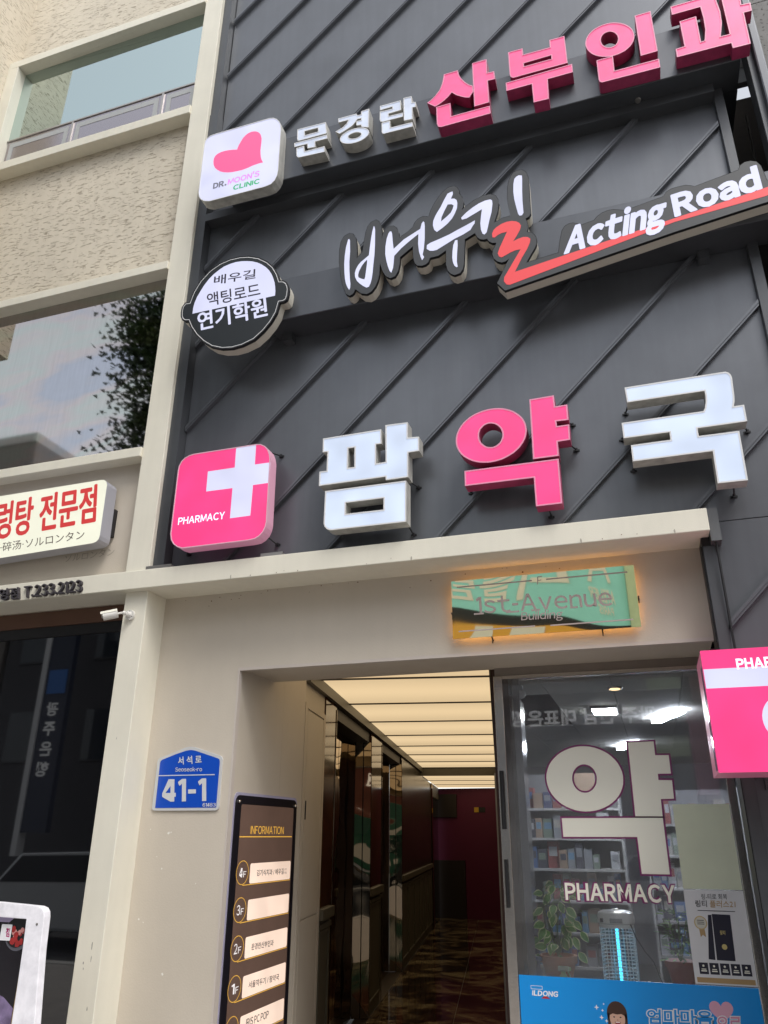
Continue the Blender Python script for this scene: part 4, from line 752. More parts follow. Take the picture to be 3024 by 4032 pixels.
# printed child: hair, face, features, white shirt
hx, hz = -.291, .795
flat('hair_print', [disc(hx, hz+.012, .047, 24, .050)], .7081, hair, BN)
flat('hair_print', [[(hx-.047,hz+.01),(hx-.030,hz+.01),(hx-.034,hz-.06),(hx-.045,hz-.055)]], .7081, hair, BN); flat('hair_print', [[(hx+.030,hz+.01),(hx+.047,hz+.01),(hx+.046,hz-.055),(hx+.036,hz-.06)]], .7081, hair, BN)
flat('face_print', [disc(hx, hz-.010, .036, 24, .042)], .7077, skin, BN)
flat('fringe_print', [[(hx-.037,hz+.002),(hx-.030,hz+.028),(hx,hz+.040),(hx+.030,hz+.028),(hx+.037,hz+.002),(hx+.02,hz+.010),(hx,hz+.007),(hx-.02,hz+.010)]], .7074, hair, BN)
for s in (-1,1): flat('eye_print', [disc(hx+s*.015, hz-.004, .0045, 10, .003)], .7072, ink, BN)
flat('nose_print', [disc(hx, hz-.016, .004, 8, .003)], .7072, mat('skin_shadow',(.5,.25,.18),.5), BN)
flat('mouth_print', [[(hx-.014,hz-.023),(hx+.014,hz-.023),(hx+.009,hz-.036),(hx,hz-.040),(hx-.009,hz-.036)]], .7072, mat('mouth_red',(.35,.03,.03),.5), BN)
flat('teeth_print', [rect(hx-.010,hx+.010,hz-.027,hz-.0235)], .7070, whitep, BN)
flat('shirt_print', [[(hx-.03,hz-.052),(hx+.03,hz-.052),(hx+.12,hz-.10),(hx+.12,hz-.36),(hx-.12,hz-.36),(hx-.12,hz-.10)]], .7081, whitep, BN)
for x, z, r in ((-.385,.826,.012),(-.350,.842,.005),(-.358,.815,.007),(-.365,.785,.011),(-.343,.772,.009)):
    flat('sparkle_print', [[(x+r*(1 if k%2==0 else .35)*math.cos(math.pi*k/4), z+r*(1 if k%2==0 else .35)*math.sin(math.pi*k/4)) for k in range(8)]], .7080, whitep, BN)
# ================================================================ SIGNS
def channel(name, key, yf, depth, ret, rim, face, parent, rimw=.007, label=None):
    l = SH[key]; ins = inset_all(l, rimw)
    b = MB()
    b.walls(l, yf, yf+depth, 0); b.cap(l, yf+depth, 0, True)
    for a, c in zip(l, ins):      # trim cap ring, front and its inner lip
        n = len(a)
        b.add([(x,yf,z) for x,z in a]+[(x,yf,z) for x,z in c], [(i,(i+1)%n,n+(i+1)%n,n+i) for i in range(n)], 1)
        b.add([(x,yf,z) for x,z in c]+[(x,yf+.006,z) for x,z in c], [(i,(i+1)%n,n+(i+1)%n,n+i) for i in range(n)], 1)
    o = b.build(name, [ret, rim], parent, normals=False)
    if label: o['label'] = label
    f = MB(); f.cap(ins, yf+.004); f.build('face', face, o, normals=False)
    return o

def bracket(x, z, sx, sz, parent):
    """wall foot at (x, z); rod runs forward to the back of the letter"""
    b = MB(); b.tube((x+sx,.026,z+sz),(x,.117,z),.0045,6); b.box(x-.017,x+.017,.1225,.1265,z-.006,z+.006); b.box(x-.007,x+.007,.108,.1225,z-.009,z+.009)
    return b.build('bracket', black_m, parent)

# sign beams
SB = tag(box('sign_beam', beam_m, -2.47, 1.015, -.085, .139, 5.912, 6.318, bevel=.005), 'upper dark metal box beam behind the pink clinic letters', 'sign beam', 'dark box beams carrying the signs')
b = MB(); b.box(-2.70, .862, .037, .1265, 5.842, 5.9115); SB2 = b.build('beam_bracket', trim_dark, SB)
bolt = MB(); bolt.lathe([(.02,0),(.016,-.012)], (.42,.02,5.911), 10); bolt.build('bolt', silver, SB)
SC = tag(box('sign_beam', beam_m, -2.05, 1.75, -.085, .126, 4.686, 5.016, bevel=.005), 'lower dark metal box beam behind the handwritten acting school letters', 'sign beam', 'dark box beams carrying the signs')
box('beam_bracket', trim_dark, .60, .66, .06, .135, 4.63, 4.685, SC); box('beam_bracket', trim_dark, -2.0, -1.93, .06, .135, 4.63, 4.685, SC)

CS = thing('clinic_sign', 'pink and white Korean channel letters of the clinic on the upper beam', 'sign letters', (-.5,-.12,6.3))
for k in ('mun_a','mun_b','mun_c','gyeong_a','gyeong_b','ran_a','ran_b','ran_c'):
    channel('letter', k, -.170, .0845, return_w, rim_w, face_w2, CS, .006, 'small white channel letter')
for k in ('san_a','san_b','san_c','bu_a','bu_b','in_a','in_b','in_c','gwa'):
    channel('letter', k, -.170, .0845, return_p, rim_p, face_p2, CS, .007, 'pink channel letter')
HB = thing('heart_light_box', 'white rounded light box with a pink heart at the left end of the upper beam', 'light box', (-2.4,-.12,6.1))
channel('box_body', 'heart_box', -.170, .0845, return_w, rim_w, face_lilac, HB, .006)
flat('heart_print', SH['heart'], -.1672, mat('lit_heart', (.25,.02,.06), .3, emis=(1,.125,.32), es=.62), HB)
g1 = mat('lit_grey_print', (.1,.1,.12), .4, emis=(.10,.10,.13), es=.6); g2 = mat('lit_violet_print', (.4,.15,.5), .4, emis=(.50,.16,.70), es=.7); g3 = mat('lit_green_print', (.03,.3,.12), .4, emis=(.03,.26,.10), es=.6)
for k, m in (('dr',g1),('moon',g2),('clinic',g3)): lettering(dict(TX[k], y=-.1675), m, HB)

RB = thing('round_school_sign', 'round black and white light box with side ears on the lower beam', 'light box', (-2.25,-.12,4.9))
blk = mat('black_sign_face', (.008,.012,.015), .5)
l = SH['round'][0]
b = MB(); b.walls([l], -.150, -.0855); b.cap([l], -.0855, 0, True); b.build('box_body', cream_ret, RB, normals=False)
b = MB(); b.walls([inset(l,-.004)], -.172, -.1495); b.cap([inset(l,-.004)], -.1495, 0, True); b.cap([inset(l,-.004)], -.1715); b.build('front_edge', black_m, RB, normals=False)
b = MB(); b.cap([inset(l,.006), inset(l,.0105)], -.1722); b.build('silver_line', rim_w, RB, normals=False)
b = MB(); b.cap([inset(l,.0105)], -.1723); b.build('black_face', blk, RB, normals=False)
flat('half_face', SH['round_half'], -.1730, face_lilac, RB)
for k in ('r1','r2'): lettering(dict(TX[k], y=-.1736), mat('dark_print',(.03,.025,.04),.4), RB)
lettering(dict(TX['r3'], y=-.1736, spread=.0035), face_lilac, RB)

AS = thing('acting_school_sign', 'handwritten Korean letters and Acting Road with red underline on a dark shaped plate', 'sign', (0,-.12,4.85))
l = SH['act_plate'][0]
grey_face = mat('grey_sign_face', (.038,.041,.046), .5, noise=.05)
b = MB(); b.walls([l], -.150, -.0855); b.cap([l], -.0855, 0, True); b.build('plate_body', cream_ret, AS, normals=False)
b = MB(); b.walls([l], -.170, -.1505); b.cap([l], -.1505, 0, True); b.cap([l], -.1698); b.build('plate_face', grey_face, AS, normals=False)
b = MB(); b.walls([inset(l,-.002)], -.1695, -.151); b.build('plate_edge', black_m, AS, normals=False)
for k in 'abcdefgh': flat('stroke', SH['stroke_'+k], -.1712, face_lilac, AS)
flat('red_stroke', SH['act_red'], -.1708, mat('lit_red', (.18,.01,.01), .45, emis=(.75,.065,.075), es=.62), AS)
lettering(dict(TX['acting'], y=-.1718, spread=.004), face_lilac, AS); lettering(dict(TX['road'], y=-.1718, spread=.005), face_lilac, AS)

PS = thing('pharmacy_sign', 'three large white and pink Korean channel letters above the cream canopy', 'sign letters', (-.3,-.02,3.7))
for k, c in (('pam_a','w'),('pam_b','w'),('yak_a','p'),('yak_b','p'),('yak_c','p'),('guk','w')):
    w_ = c == 'w'
    channel('letter', k, -.060, .0845, return_w if w_ else return_p, rim_w if w_ else rim_p, face_w if w_ else face_p, PS, .008, 'large white channel letter' if w_ else 'large pink channel letter')
for q in [(-1.086,3.456,-0.050,0.020),(-1.120,3.167,-0.020,0.050),(-1.593,3.202,0.020,0.060),(-0.189,3.716,-0.050,0.000),(-0.182,3.558,-0.050,0.020),(-0.779,3.378,0.010,0.050),(-0.348,3.182,-0.010,0.050),(0.097,3.737,0.030,0.030),(0.063,3.582,0.040,0.020),(0.680,3.530,-0.040,0.030),(0.100,3.390,0.020,0.050),(0.561,3.180,0.000,0.060)]: bracket(*q, PS)
PL = thing('plus_light_box', 'pink rounded pharmacy light box with a white cross left of the white letter', 'light box', (-2.3,-.02,3.5))
lit_pink_ret = mat('glowing_pink_side', (.62,.36,.45), .4, emis=(.9,.25,.5), es=.10)
channel('box_body', 'plus_box', -.060, .0845, lit_pink_ret, mat('pale_pink_edge',(.75,.45,.55),.4), face_p, PL, .006)
flat('cross', SH['plus_cross'], -.0575, face_lilac, PL)
lettering(dict(TX['pharmacy_small'], y=-.0578), mat('lit_pink_white',(.7,.5,.6),.4, emis=(1,.72,.88), es=.8), PL)
for q in [(-1.982,3.798,-0.060,0.000),(-1.970,3.201,-0.060,0.050),(-2.580,3.201,0.030,0.050)]: bracket(*q, PL)

RSG = thing('restaurant_light_box', 'cream restaurant light box with red Korean letters above the left window', 'light box', (-3.8,0,3.5))
l = SH['rest_box'][0]
b = MB(); b.walls([l], -.040, .062); b.cap([l], .062, 0, True); b.build('box_body', mat('lilac_grey_aluminium', (.42,.42,.47), .4, .2), RSG, normals=False)
b = MB(); b.cap([l], -.040); b.build('face', mat('lit_cream_acrylic', (.55,.55,.45), .35, emis=(.95,.95,.78), es=.36, emis_var=.05), RSG, normals=False)
lettering(dict(TX['rest1'], y=-.0412, spread=.006), mat('red_print', (.45,.03,.03), .45, emis=(.8,.05,.05), es=.25), RSG)
lettering(dict(TX['rest2'], y=-.0412), mat('brown_print', (.09,.06,.05), .5), RSG)
for x in (-3.15,-3.55): box('bracket', black_m, x-.012, x+.012, .0625, .0945, 3.37, 3.56, RSG)
gh = dict(body='ソルロンタン', o=(-3.500,3.238), r=(-3.118,3.249), t=(-3.500,3.290), y=.0935, mode='bbox', bold=0)
gl_l = lettering(gh, mat('ghost_dirt', (.36,.32,.26), .8), RSG, name='dirt_trace')
PH = thing('phone_lettering', 'raised dark phone number letters T.233.2123 on the canopy front', 'sign letters', (-3.5,-.01,3.0))
dk = mat('dark_raised_letter', (.045,.038,.045), .5, noise=.1)
lettering(dict(TX['phone1'], y=-.022), dk, PH, depth=.0215); lettering(dict(TX['phone2'], y=-.022), dk, PH, depth=.0215)

# address plate
AP = thing('address_plate', 'blue house number plate 41-1 Seoseok-ro on the beige wall', 'address plate', (-2.5,.25,1.85))
b = MB(); b.prism([SH['plate_out'][0]], .243, .2525); b.build('plate_rim', mat('reflective_white', (.56,.57,.58), .4), AP)
flat('plate_field', SH['plate_in'], .2418, mat('sign_blue', (.002,.07,.50), .35, coat=.3), AP)
wl = mat('reflective_letter', (.62,.63,.64), .4)
b = MB(); b.box(-2.700, -2.334, .2408, .2415, 1.9035, 1.9085); b.build('divider_line', wl, AP)
for k in ('p_ko','p_en','p_no','p_zip'): lettering(dict(TX[k], y=.2410, spread={'p_no':.0012,'p_ko':.0012}.get(k,.0004)), wl, AP)

# mirror name plate
NP = thing('name_plate', 'mirror polished brass name plate 1st-Avenue Building under the canopy with warm glow', 'sign', (-.45,.2,2.73))
b = MB(); b.prism([[(-.93,2.574),(.040,2.570),(.040,2.897),(-.93,2.898)]], .205, .215); b.build('mirror_sheet', gold_mirror, NP)
frost = mat('frosted_lettering', (.52,.42,.39), .6)
def slabserif(T):     # slab feet under the strokes of the serif capital and stems
    lettering(T, frost, NP)
slabserif(dict(TX['avenue'], y=.2043)); slabserif(dict(TX['building'], y=.2043)); slabserif(dict(TX['eff'], y=.2043))
for x0, x1, z in ((-.899,-.486,2.862),(-.411,.006,2.862),(-.897,-.487,2.613),(-.408,.006,2.610)): flat('engraved_line', [rect(x0,x1,z-.0035,z+.0035)], .2043, frost, NP)
for x0, x1, z in ((-.81,-.755,2.702),(-.635,-.565,2.698),(-.50,-.455,2.698),(-.30,-.26,2.696)): flat('letter_serif', [rect(x0,x1,z-.004,z+.005)], .2042, frost, NP)
tube_m = mat('warm_led_tube', (.8,.6,.3), .5, emis=(1.0,.50,.13), es=3.4)
b = MB()
for z in (2.60,2.87): b.box(-.90,.01,.222,.229,z-.004,z+.004)
for x in (-.90,.01): b.box(x-.004,x+.004,.222,.229,2.605,2.865)
b.build('led_strip', tube_m, NP)
for x, z in ((-.72,2.573),(-.15,2.572),(.045,2.73),(-.935,2.72)):
    b = MB(); b.tube((x,.21,z),(x,.253,z-.012),.004,6); b.tube((x,.232,z-.010),(x,.232,z-.03),.003,6); b.build('stud', black_m, NP)

# information board on the reveal wall (plane x)
IBO = thing('information_board', 'brown floor directory board headed INFORMATION on the left reveal wall', 'directory board', (-2.24,.75,1.2))
bm_ = mat('board_black', (.012,.011,.016), .35); bb = mat('board_brown', (.115,.072,.058), .4, noise=.18, nscale=5, emis=(.30,.18,.13), es=.12)
def onx(b_, parent, name, m, x):      # turn a y-plane build (x->y) onto the plane x = const
    pass
def xflat(name, loops, x, m, parent, thick=0):
    b = MB(); b.cap(loops, 0)
    if thick: b.cap(loops, thick, 0, True); b.walls(loops, 0, thick)
    b.v = [(x-yy, u, z) for u, yy, z in b.v]
    return b.build(name, m, parent, normals=bool(thick))
xflat('halo_backing', [rrect(.318,1.172,.30,1.818,.04)], -2.2395, mat('lavender_backlight', (.35,.33,.42), .5, emis=(.45,.42,.75), es=.05), IBO, .004)
xflat('board', [rrect(.328,1.160,.31,1.803,.045)], -2.2340, bm_, IBO, .004)
xflat('brown_face', [rrect(.395,1.110,.36,1.755,.012)], -2.2335, bb, IBO)
gold = mat('gold_print', (.50,.30,.06), .4, emis=(.85,.45,.06), es=.45)
lab = mat('lit_label', (.62,.52,.46), .4, emis=(1.0,.74,.58), es=.48, emis_var=.12)
wh = mat('white_print', (.75,.72,.72), .4, emis=(1,.95,.95), es=.3)
def xtext(body, o, r, t, m, bold=.01, mode='bbox'):
    v, f, be = text_pts(body, bold)
    x0 = min(p[0] for p in v); x1 = max(p[0] for p in v)
    z0, z1 = (0,.69) if mode == 'cap' else (min(p[1] for p in v), max(p[1] for p in v))
    b = MB(); b.add([(-2.2322, o[0]+(r[0]-o[0])*(x-x0)/(x1-x0), o[1]+(r[1]-o[1])*(x-x0)/(x1-x0)+(t-o[1])*(z-z0)/(z1-z0)) for x, z in v], f)
    return b.build('lettering', m, IBO, normals=False)
xtext('INFORMATION', (.526,1.599), (.972,1.5985), 1.6416, gold, .0, 'cap')
xflat('gold_line', [rect(.396,1.098,1.581,1.5865)], -2.2325, gold, IBO)
rows = [(1.389,'4F'),(1.203,'3F'),(1.017,'2F'),(.830,'1F'),(.644,'B1')]
for zc, fl in rows:
    xflat('label_plate', [rrect(.552,1.100,zc-.050,zc+.054,.012)], -2.2328, lab, IBO)
    xflat('ring', [disc(.461,zc+.010,.0735,36,.062), disc(.461,zc+.010,.0695,36,.0585)], -2.2325, gold, IBO)
    xflat('gold_line', [rect(.470,1.102,zc-.0565,zc-.0525)], -2.2325, gold, IBO)
    xtext(fl[0], (.425,zc-.014), (.462,zc-.014), zc+.034, wh, .006, 'cap'); xtext(fl[1], (.472,zc-.014), (.505,zc-.014), zc+.016, wh, .006, 'cap')
xtext('김기식치과 / 배우길', (.636,1.374), (1.003,1.370), 1.407, ink, .012); xtext('연기', (1.012,1.389), (1.045,1.389), 1.402, ink, 0); xtext('학원', (1.012,1.370), (1.045,1.370), 1.384, ink, 0)
xtext('문경란산부인과', (.628,1.000), (.911,.992), 1.032, ink, .012)
xtext('서울깍두기 / 팜약국', (.622,.817), (1.010,.803), .850, ink, .012)
xtext('IRIS PC POP', (.620,.640), (.895,.634), .675, ink, .01, 'cap')
for y_, z_ in ((.362,1.768),(1.125,1.768)):
    b = MB(); b.ball((-2.230,y_,z_), .009, 1,1,1,10); b.build('screw', steel, IBO, smooth=True)

# projecting pharmacy light box at the right edge
PX = thing('projecting_pharmacy_box', 'pink pharmacy box sign with a white band cut by the right edge of the picture', 'box sign', (.7,-.1,2.1))
k = (3.8-.25)/(3.7)
def rb(x, z): return (x*k, 1.6+(z-1.6)*k)
(bx0, bz1), (bx1, bz0) = rb(.2745, 2.367), rb(1.10, 1.848)
lift = mat('pink_box_side', (.60,.22,.33), .35, emis=(1,.2,.4), es=.06)
b = MB(); b.box(bx0,bx1,-.245,.10,bz0,bz1); b.build('box_body', lift, PX)
box('face', face_p, bx0-.001, bx1, -.252, -.2455, bz0, bz1, PX)
za, zb = rb(0,2.283)[1], rb(0,2.199)[1]
box('white_band', face_lilac, bx0+.001, bx1, -.2545, -.2522, zb, za, PX)
T = TX['red1']; T = dict(T, o=rb(.413,2.278), r=rb(.722,2.281), t=rb(.413,2.320), y=-.2548); lettering(T, mat('lit_pink_white',(.7,.5,.6),.4), PX)
flat('white_disc', [disc(.559, 2.04, .10, 36)], -.2548, face_lilac, PX)
box('side_film', mat('iridescent_film', (.45,.42,.60), .12, .6), bx0-.003, bx0-.0012, -.225, -.16, bz0+.01, bz1-.06, PX)
box('hanger', silver, .41, .45, -.12, -.06, bz1, bz1+.012, PX)
box('wall_arm', trim_dark, .47, .55, .10, .125, bz0-.05, bz1+.05, PX)

# CCTV camera on the lower pillar
CC = thing('security_camera', 'white bullet security camera on the cream pillar under the canopy', 'security camera', (-2.90,.05,2.83))
cw = mat('camera_plastic', (.70,.68,.64), .35)
b = MB(); b.tube((-2.895,.054,2.822),(-2.895,.036,2.822),.031,24,.030); b.tube((-2.895,.036,2.822),(-2.900,.010,2.824),.019,18,.014); b.build('mount', cw, CC, smooth=True)
b = MB(); b.path([(-2.900,.014,2.824),(-2.917,-.012,2.823),(-2.935,-.018,2.818)], .007, 10); b.ball((-2.906,-.002,2.825),.012,n=12); b.build('arm', cw, CC, smooth=True)
d0 = Vector((-2.936,-.020,2.818)); d1 = Vector((-3.006,-.060,2.795))
b = MB(); b.tube(d0, d1, .0255, 24); b.build('camera_body', cw, CC, smooth=True)
b = MB(); q = (d1-d0).normalized(); b.tube(d1+q*.0005, d1+q*.002, .020, 20); b.build('lens', black_m, CC, smooth=True)
b = MB(); b.tube(d0+Vector((0,0,.004)), d1+q*.012+Vector((0,0,.004)), .0275, 24, caps=False)
b.v = [v for v in b.v]; b.f = [f for f in b.f if sum(b.v[i][2]-(d0[2]+(d1[2]-d0[2])*((b.v[i][0]-d0[0])/(d1[0]-d0[0]))) for i in f)/4 > .004]
b.build('sun_shield', mat('camera_shield', (.74,.72,.62), .35), CC, smooth=True)
for a in (90, 210, 330):
    b = MB(); b.ball((-2.895+.024*math.cos(R(a)),.0362,2.822+.024*math.sin(R(a))), .003, n=8); b.build('screw', black_m, CC)

# white framed restaurant poster box, lower left
y_ = -.45
PO = thing('poster_light_box', 'worn white framed poster box of red meat dishes before the dark window', 'poster box', (-3.1,-.44,1.0))
TRx, TRz = -2.800, 1.262
wf = mat('worn_white_plastic', (.72,.70,.72), .4, noise=.22, nscale=16, emis=(.9,.9,1), es=.16)  # frame is no lamp; faint glow put in to whiten it
outer = [(-3.60,1.302),(-3.05,1.290),(-2.815,1.279),(-2.790,1.272),(-2.776,1.256),(-2.771,1.236),(-2.765,1.10),(-2.733,.80),(-2.70,.42),(-3.60,.42)]
inner = [(-3.52,1.236),(-3.05,1.228),(-2.872,1.224),(-2.866,1.10),(-2.862,.95),(-2.860,.80),(-2.846,.47),(-3.52,.47)]
b = MB(); b.prism([outer, inner], y_, y_+.045); b.build('frame', wf, PO, bevel=.004)
b = MB(); b.prism([[(x, z) for x, z in inner]], y_+.030, y_+.044); b.build('poster_backing', mat('tan_strip', (.42,.28,.10), .5, noise=.15), PO)
flat('poster_print', [[(-3.52,1.232),(-2.892,1.221),(-2.886,1.02),(-2.888,.80),(-2.882,.47),(-3.52,.47)]], y_+.0285, mat('poster_black', (.016,.014,.018), .2), PO)
flat('label_print', [rrect(-3.03,-2.968,1.128,1.196,.004)], y_+.0265, whitep, PO)
lettering(dict(body='점', o=(-2.998,1.145), r=(-2.975,1.143), t=(-3.0,1.182), y=y_+.0255, mode='bbox', bold=.03), mat('magenta_print',(.45,.02,.16),.5), PO)
flat('bowl_print', [disc(-2.93,1.165,.075,30,.078)], y_+.0283, mat('bowl_rim',(.10,.10,.12),.3), PO)
flat('bowl_print', [disc(-2.935,1.168,.066,30,.068)], y_+.0280, black_m, PO)
meat = mat('meat_red', (.42,.035,.035), .3, noise=.4, nscale=30); meat2 = mat('meat_pale', (.62,.28,.26), .3, noise=.3, nscale=40)
r2 = random.Random(3)
for i in range(16):
    cx, cz = -2.925+r2.uniform(-.035,.028), 1.150+r2.uniform(-.035,.028)
    n = 8; s = r2.uniform(.008,.017)
    flat('meat_print', [[(min(cx+s*r2.uniform(.7,1.2)*math.cos(2*math.pi*k/n), -2.893), cz+s*r2.uniform(.7,1.2)*math.sin(2*math.pi*k/n)) for k in range(n)]], y_+.0276-.0001*i, meat if i % 3 else meat2, PO)
flat('cloth_print', [[(-3.52,.47),(-2.884,.47),(-2.888,.86),(-2.95,.90),(-3.05,.93),(-3.2,.90),(-3.52,.95)]], y_+.0281, mat('lilac_cloth', (.25,.19,.34), .6, noise=.5, nscale=16), PO)
flat('top_print', [[(-3.52,1.231),(-2.965,1.224),(-2.99,1.205),(-3.52,1.205)]], y_+.0279, mat('lilac_strip', (.42,.36,.55), .5), PO)
b = MB(); b.tube((-2.805,y_-.002,1.205),(-2.805,y_+.002,1.205),.006,8); b.build('screw', silver, PO)
b = MB(); b.box(-3.5,-3.44,y_+.05,y_+.08,-.01,.43); b.box(-2.80,-2.74,y_+.05,y_+.08,-.01,.43); b.build('leg', silver, PO)
# ================================================================ INSIDE THE PHARMACY
PR = thing('pharmacy_room', 'dim pharmacy room behind the shop window glass', 'room', (.5,3,0))
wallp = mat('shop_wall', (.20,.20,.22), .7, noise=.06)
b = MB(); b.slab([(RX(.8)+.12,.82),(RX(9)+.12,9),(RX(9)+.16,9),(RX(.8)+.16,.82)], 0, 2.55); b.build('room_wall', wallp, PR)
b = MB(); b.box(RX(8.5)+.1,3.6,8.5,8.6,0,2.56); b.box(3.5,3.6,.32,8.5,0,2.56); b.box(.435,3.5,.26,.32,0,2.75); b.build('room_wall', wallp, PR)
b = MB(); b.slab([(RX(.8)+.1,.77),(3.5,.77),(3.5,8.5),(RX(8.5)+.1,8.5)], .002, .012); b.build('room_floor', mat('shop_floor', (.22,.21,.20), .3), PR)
tile = mat('mineral_tile', (.36,.355,.33), .8, noise=.10, nscale=45); 
ts = .455
for i in range(-5, 5):
    for j in range(0, 9):
        x = -.185+i*ts; y = .80+j*.60
        if i == -2 and j in (2,3,4): continue        # open service hatch in the ceiling
        P_ = clip([(x+.002,y+.003),(x+ts-.002,y+.003),(x+ts-.002,y+.597),(x+.002,y+.597)], -1, DX, -(RX(0)+.15))
        if len(P_) < 3: continue
        b = MB(); b.slab(P_, 2.553, 2.565); b.build('ceiling_tile', tile, PR)
b = MB()
b.slab([(RX(.8)+.1,.77),(3.5,.77),(3.5,8.5),(RX(8.5)+.1,8.5)], 2.60, 2.64); b.build('ceiling_slab', mat('void_black', (.008,.008,.009), .9), PR)
b = MB(); b.slab([(RX(6.21)+.12,6.21),(3.5,6.21),(3.5,8.5),(RX(8.5)+.12,8.5)], 2.553, 2.57); b.build('ceiling_far', tile, PR); box('ceiling_far', tile, 2.10, 3.5, .80, 6.2, 2.553, 2.57, PR)
led = mat('led_panel', (.9,.9,.9), .4, emis=(.92,.97,1.0), es=80); ledt = mat('led_tube', (.9,.9,.9), .4, emis=(.80,.86,1.0), es=62)
def lamp(x0, x1, y0, y1, m, lab):
    t = thing('ceiling_light', lab, 'ceiling light', ((x0+x1)/2,(y0+y1)/2,2.54), 'pharmacy ceiling lights')
    box('housing', rim_w, x0, x1, y0, y1, 2.535, 2.552, t)
    return t
t = lamp(-.40,-.20,2.70,3.05, led, 'brightest square ceiling light above the big ivory letter'); box('diffuser', led, -.385,-.215,2.72,3.03,2.528,2.534, t)
for x, y, lab in ((.06,3.55,'twin tube ceiling light right of the square light'),(-.34,5.85,'small far ceiling light behind the ivory letter, left'),):
    t = thing('ceiling_light', lab, 'ceiling light', (x,y,2.54), 'pharmacy ceiling lights')
    for s in (0, .36):
        b = MB(); b.hexa([(x+s*.28,y-s*.85,2.515),(x+s*.28+.085,y-s*.85,2.515),(x+s*.28+.16,y-s*.85-.27,2.515),(x+s*.28+.075,y-s*.85-.27,2.515),
                          (x+s*.28,y-s*.85,2.552),(x+s*.28+.085,y-s*.85,2.552),(x+s*.28+.16,y-s*.85-.27,2.552),(x+s*.28+.075,y-s*.85-.27,2.552)]); b.build('tube', ledt, t)
t = thing('ceiling_light', 'round warm downlight above the pharmacy window', 'ceiling light', (-.17,1.85,2.54)); b = MB(); b.lathe([(.055,0),(.05,-.012)], (-.17,1.85,2.553), 20); b.build('trim_ring', steel, t)
b = MB(); b.lathe([(.038,0),(.03,-.004)], (-.17,1.85,2.540), 16); b.build('diffuser', mat('warm_lamp', (.8,.7,.5), .4, emis=(1,.7,.35), es=1.6), t)
colm = tag(box('room_column', mirror_mat('column_steel', (.50,.49,.48), .14), -.775, -.715, .86, 1.20, 0, 2.37), 'polished steel column just inside the pharmacy glass at left', 'column')
box('column_head', wallp, -.78, -.735, .86, 1.2, 2.371, 2.552, colm)
dome = thing('dome_sensor', 'small white dome sensor beside the steel column', 'sensor', (-.705,1.0,2.38)); b = MB(); b.ball((-.70,1.02,2.40), .028, n=14); b.build('dome', rim_w, dome, smooth=True); b = MB(); b.box(-.714,-.69,1.0,1.04,2.395,2.45); b.build('mount', wallp, dome)
# shelves with cartons
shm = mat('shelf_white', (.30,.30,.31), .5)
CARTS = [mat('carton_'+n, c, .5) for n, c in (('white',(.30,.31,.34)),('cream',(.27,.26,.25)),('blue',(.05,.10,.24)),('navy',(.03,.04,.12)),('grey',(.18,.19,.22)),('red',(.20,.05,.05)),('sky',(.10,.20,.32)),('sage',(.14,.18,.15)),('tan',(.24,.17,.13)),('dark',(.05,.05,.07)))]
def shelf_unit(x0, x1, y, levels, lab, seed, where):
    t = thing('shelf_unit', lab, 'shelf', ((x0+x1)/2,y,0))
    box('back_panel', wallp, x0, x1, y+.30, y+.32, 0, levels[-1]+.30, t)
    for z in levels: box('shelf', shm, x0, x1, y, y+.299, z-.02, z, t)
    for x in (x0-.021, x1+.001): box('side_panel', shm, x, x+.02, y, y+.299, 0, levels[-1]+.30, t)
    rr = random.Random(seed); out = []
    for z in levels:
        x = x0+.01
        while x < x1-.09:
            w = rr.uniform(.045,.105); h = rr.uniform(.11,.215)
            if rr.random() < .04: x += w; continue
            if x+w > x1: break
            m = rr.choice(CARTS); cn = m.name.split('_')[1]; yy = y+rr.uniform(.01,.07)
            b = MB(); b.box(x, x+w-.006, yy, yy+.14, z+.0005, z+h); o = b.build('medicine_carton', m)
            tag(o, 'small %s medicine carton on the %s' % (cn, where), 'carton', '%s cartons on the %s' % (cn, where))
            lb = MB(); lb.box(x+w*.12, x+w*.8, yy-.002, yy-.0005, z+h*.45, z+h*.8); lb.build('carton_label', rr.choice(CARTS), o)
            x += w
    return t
shelf_unit(-1.33, -.30, 3.5, [.62,.86,1.10,1.34,1.58,1.82], 'left wall of shelves full of small medicine cartons', 5, 'left pharmacy shelves')
shelf_unit(-.10, .70, 4.1, [.66,.92,1.18,1.44,1.70], 'right shelf unit of cartons behind the big ivory letter', 9, 'back right pharmacy shelves')
shelf_unit(.75, 1.6, 3.0, [.8,1.1,1.4,1.7], 'near right shelf unit beside the pale green sheet', 13, 'near right pharmacy shelves')
t = thing('signboard_panel', 'tan hanging signboard seen through the hole of the big ivory letter', 'panel', (-.54,3.45,2.07)); b = MB(); b.box(-.66,-.47,3.42,3.45,1.93,2.10); b.build('board', CARTS[8], t); box('board_edge', CARTS[9], -.66,-.47,3.455,3.47,1.90,2.10, t)
t = thing('counter', 'low display counter inside the pharmacy window', 'counter', (-.2,1.1,0)); box('counter_body', mat('counter_grey', (.12,.12,.13), .5), -.71, .42, .86, 1.25, .012, .84, t); box('counter_top', mat('counter_top', (.30,.29,.28), .3), -.712, .43, .80, 1.28, .841, .865, t)
CT = .866
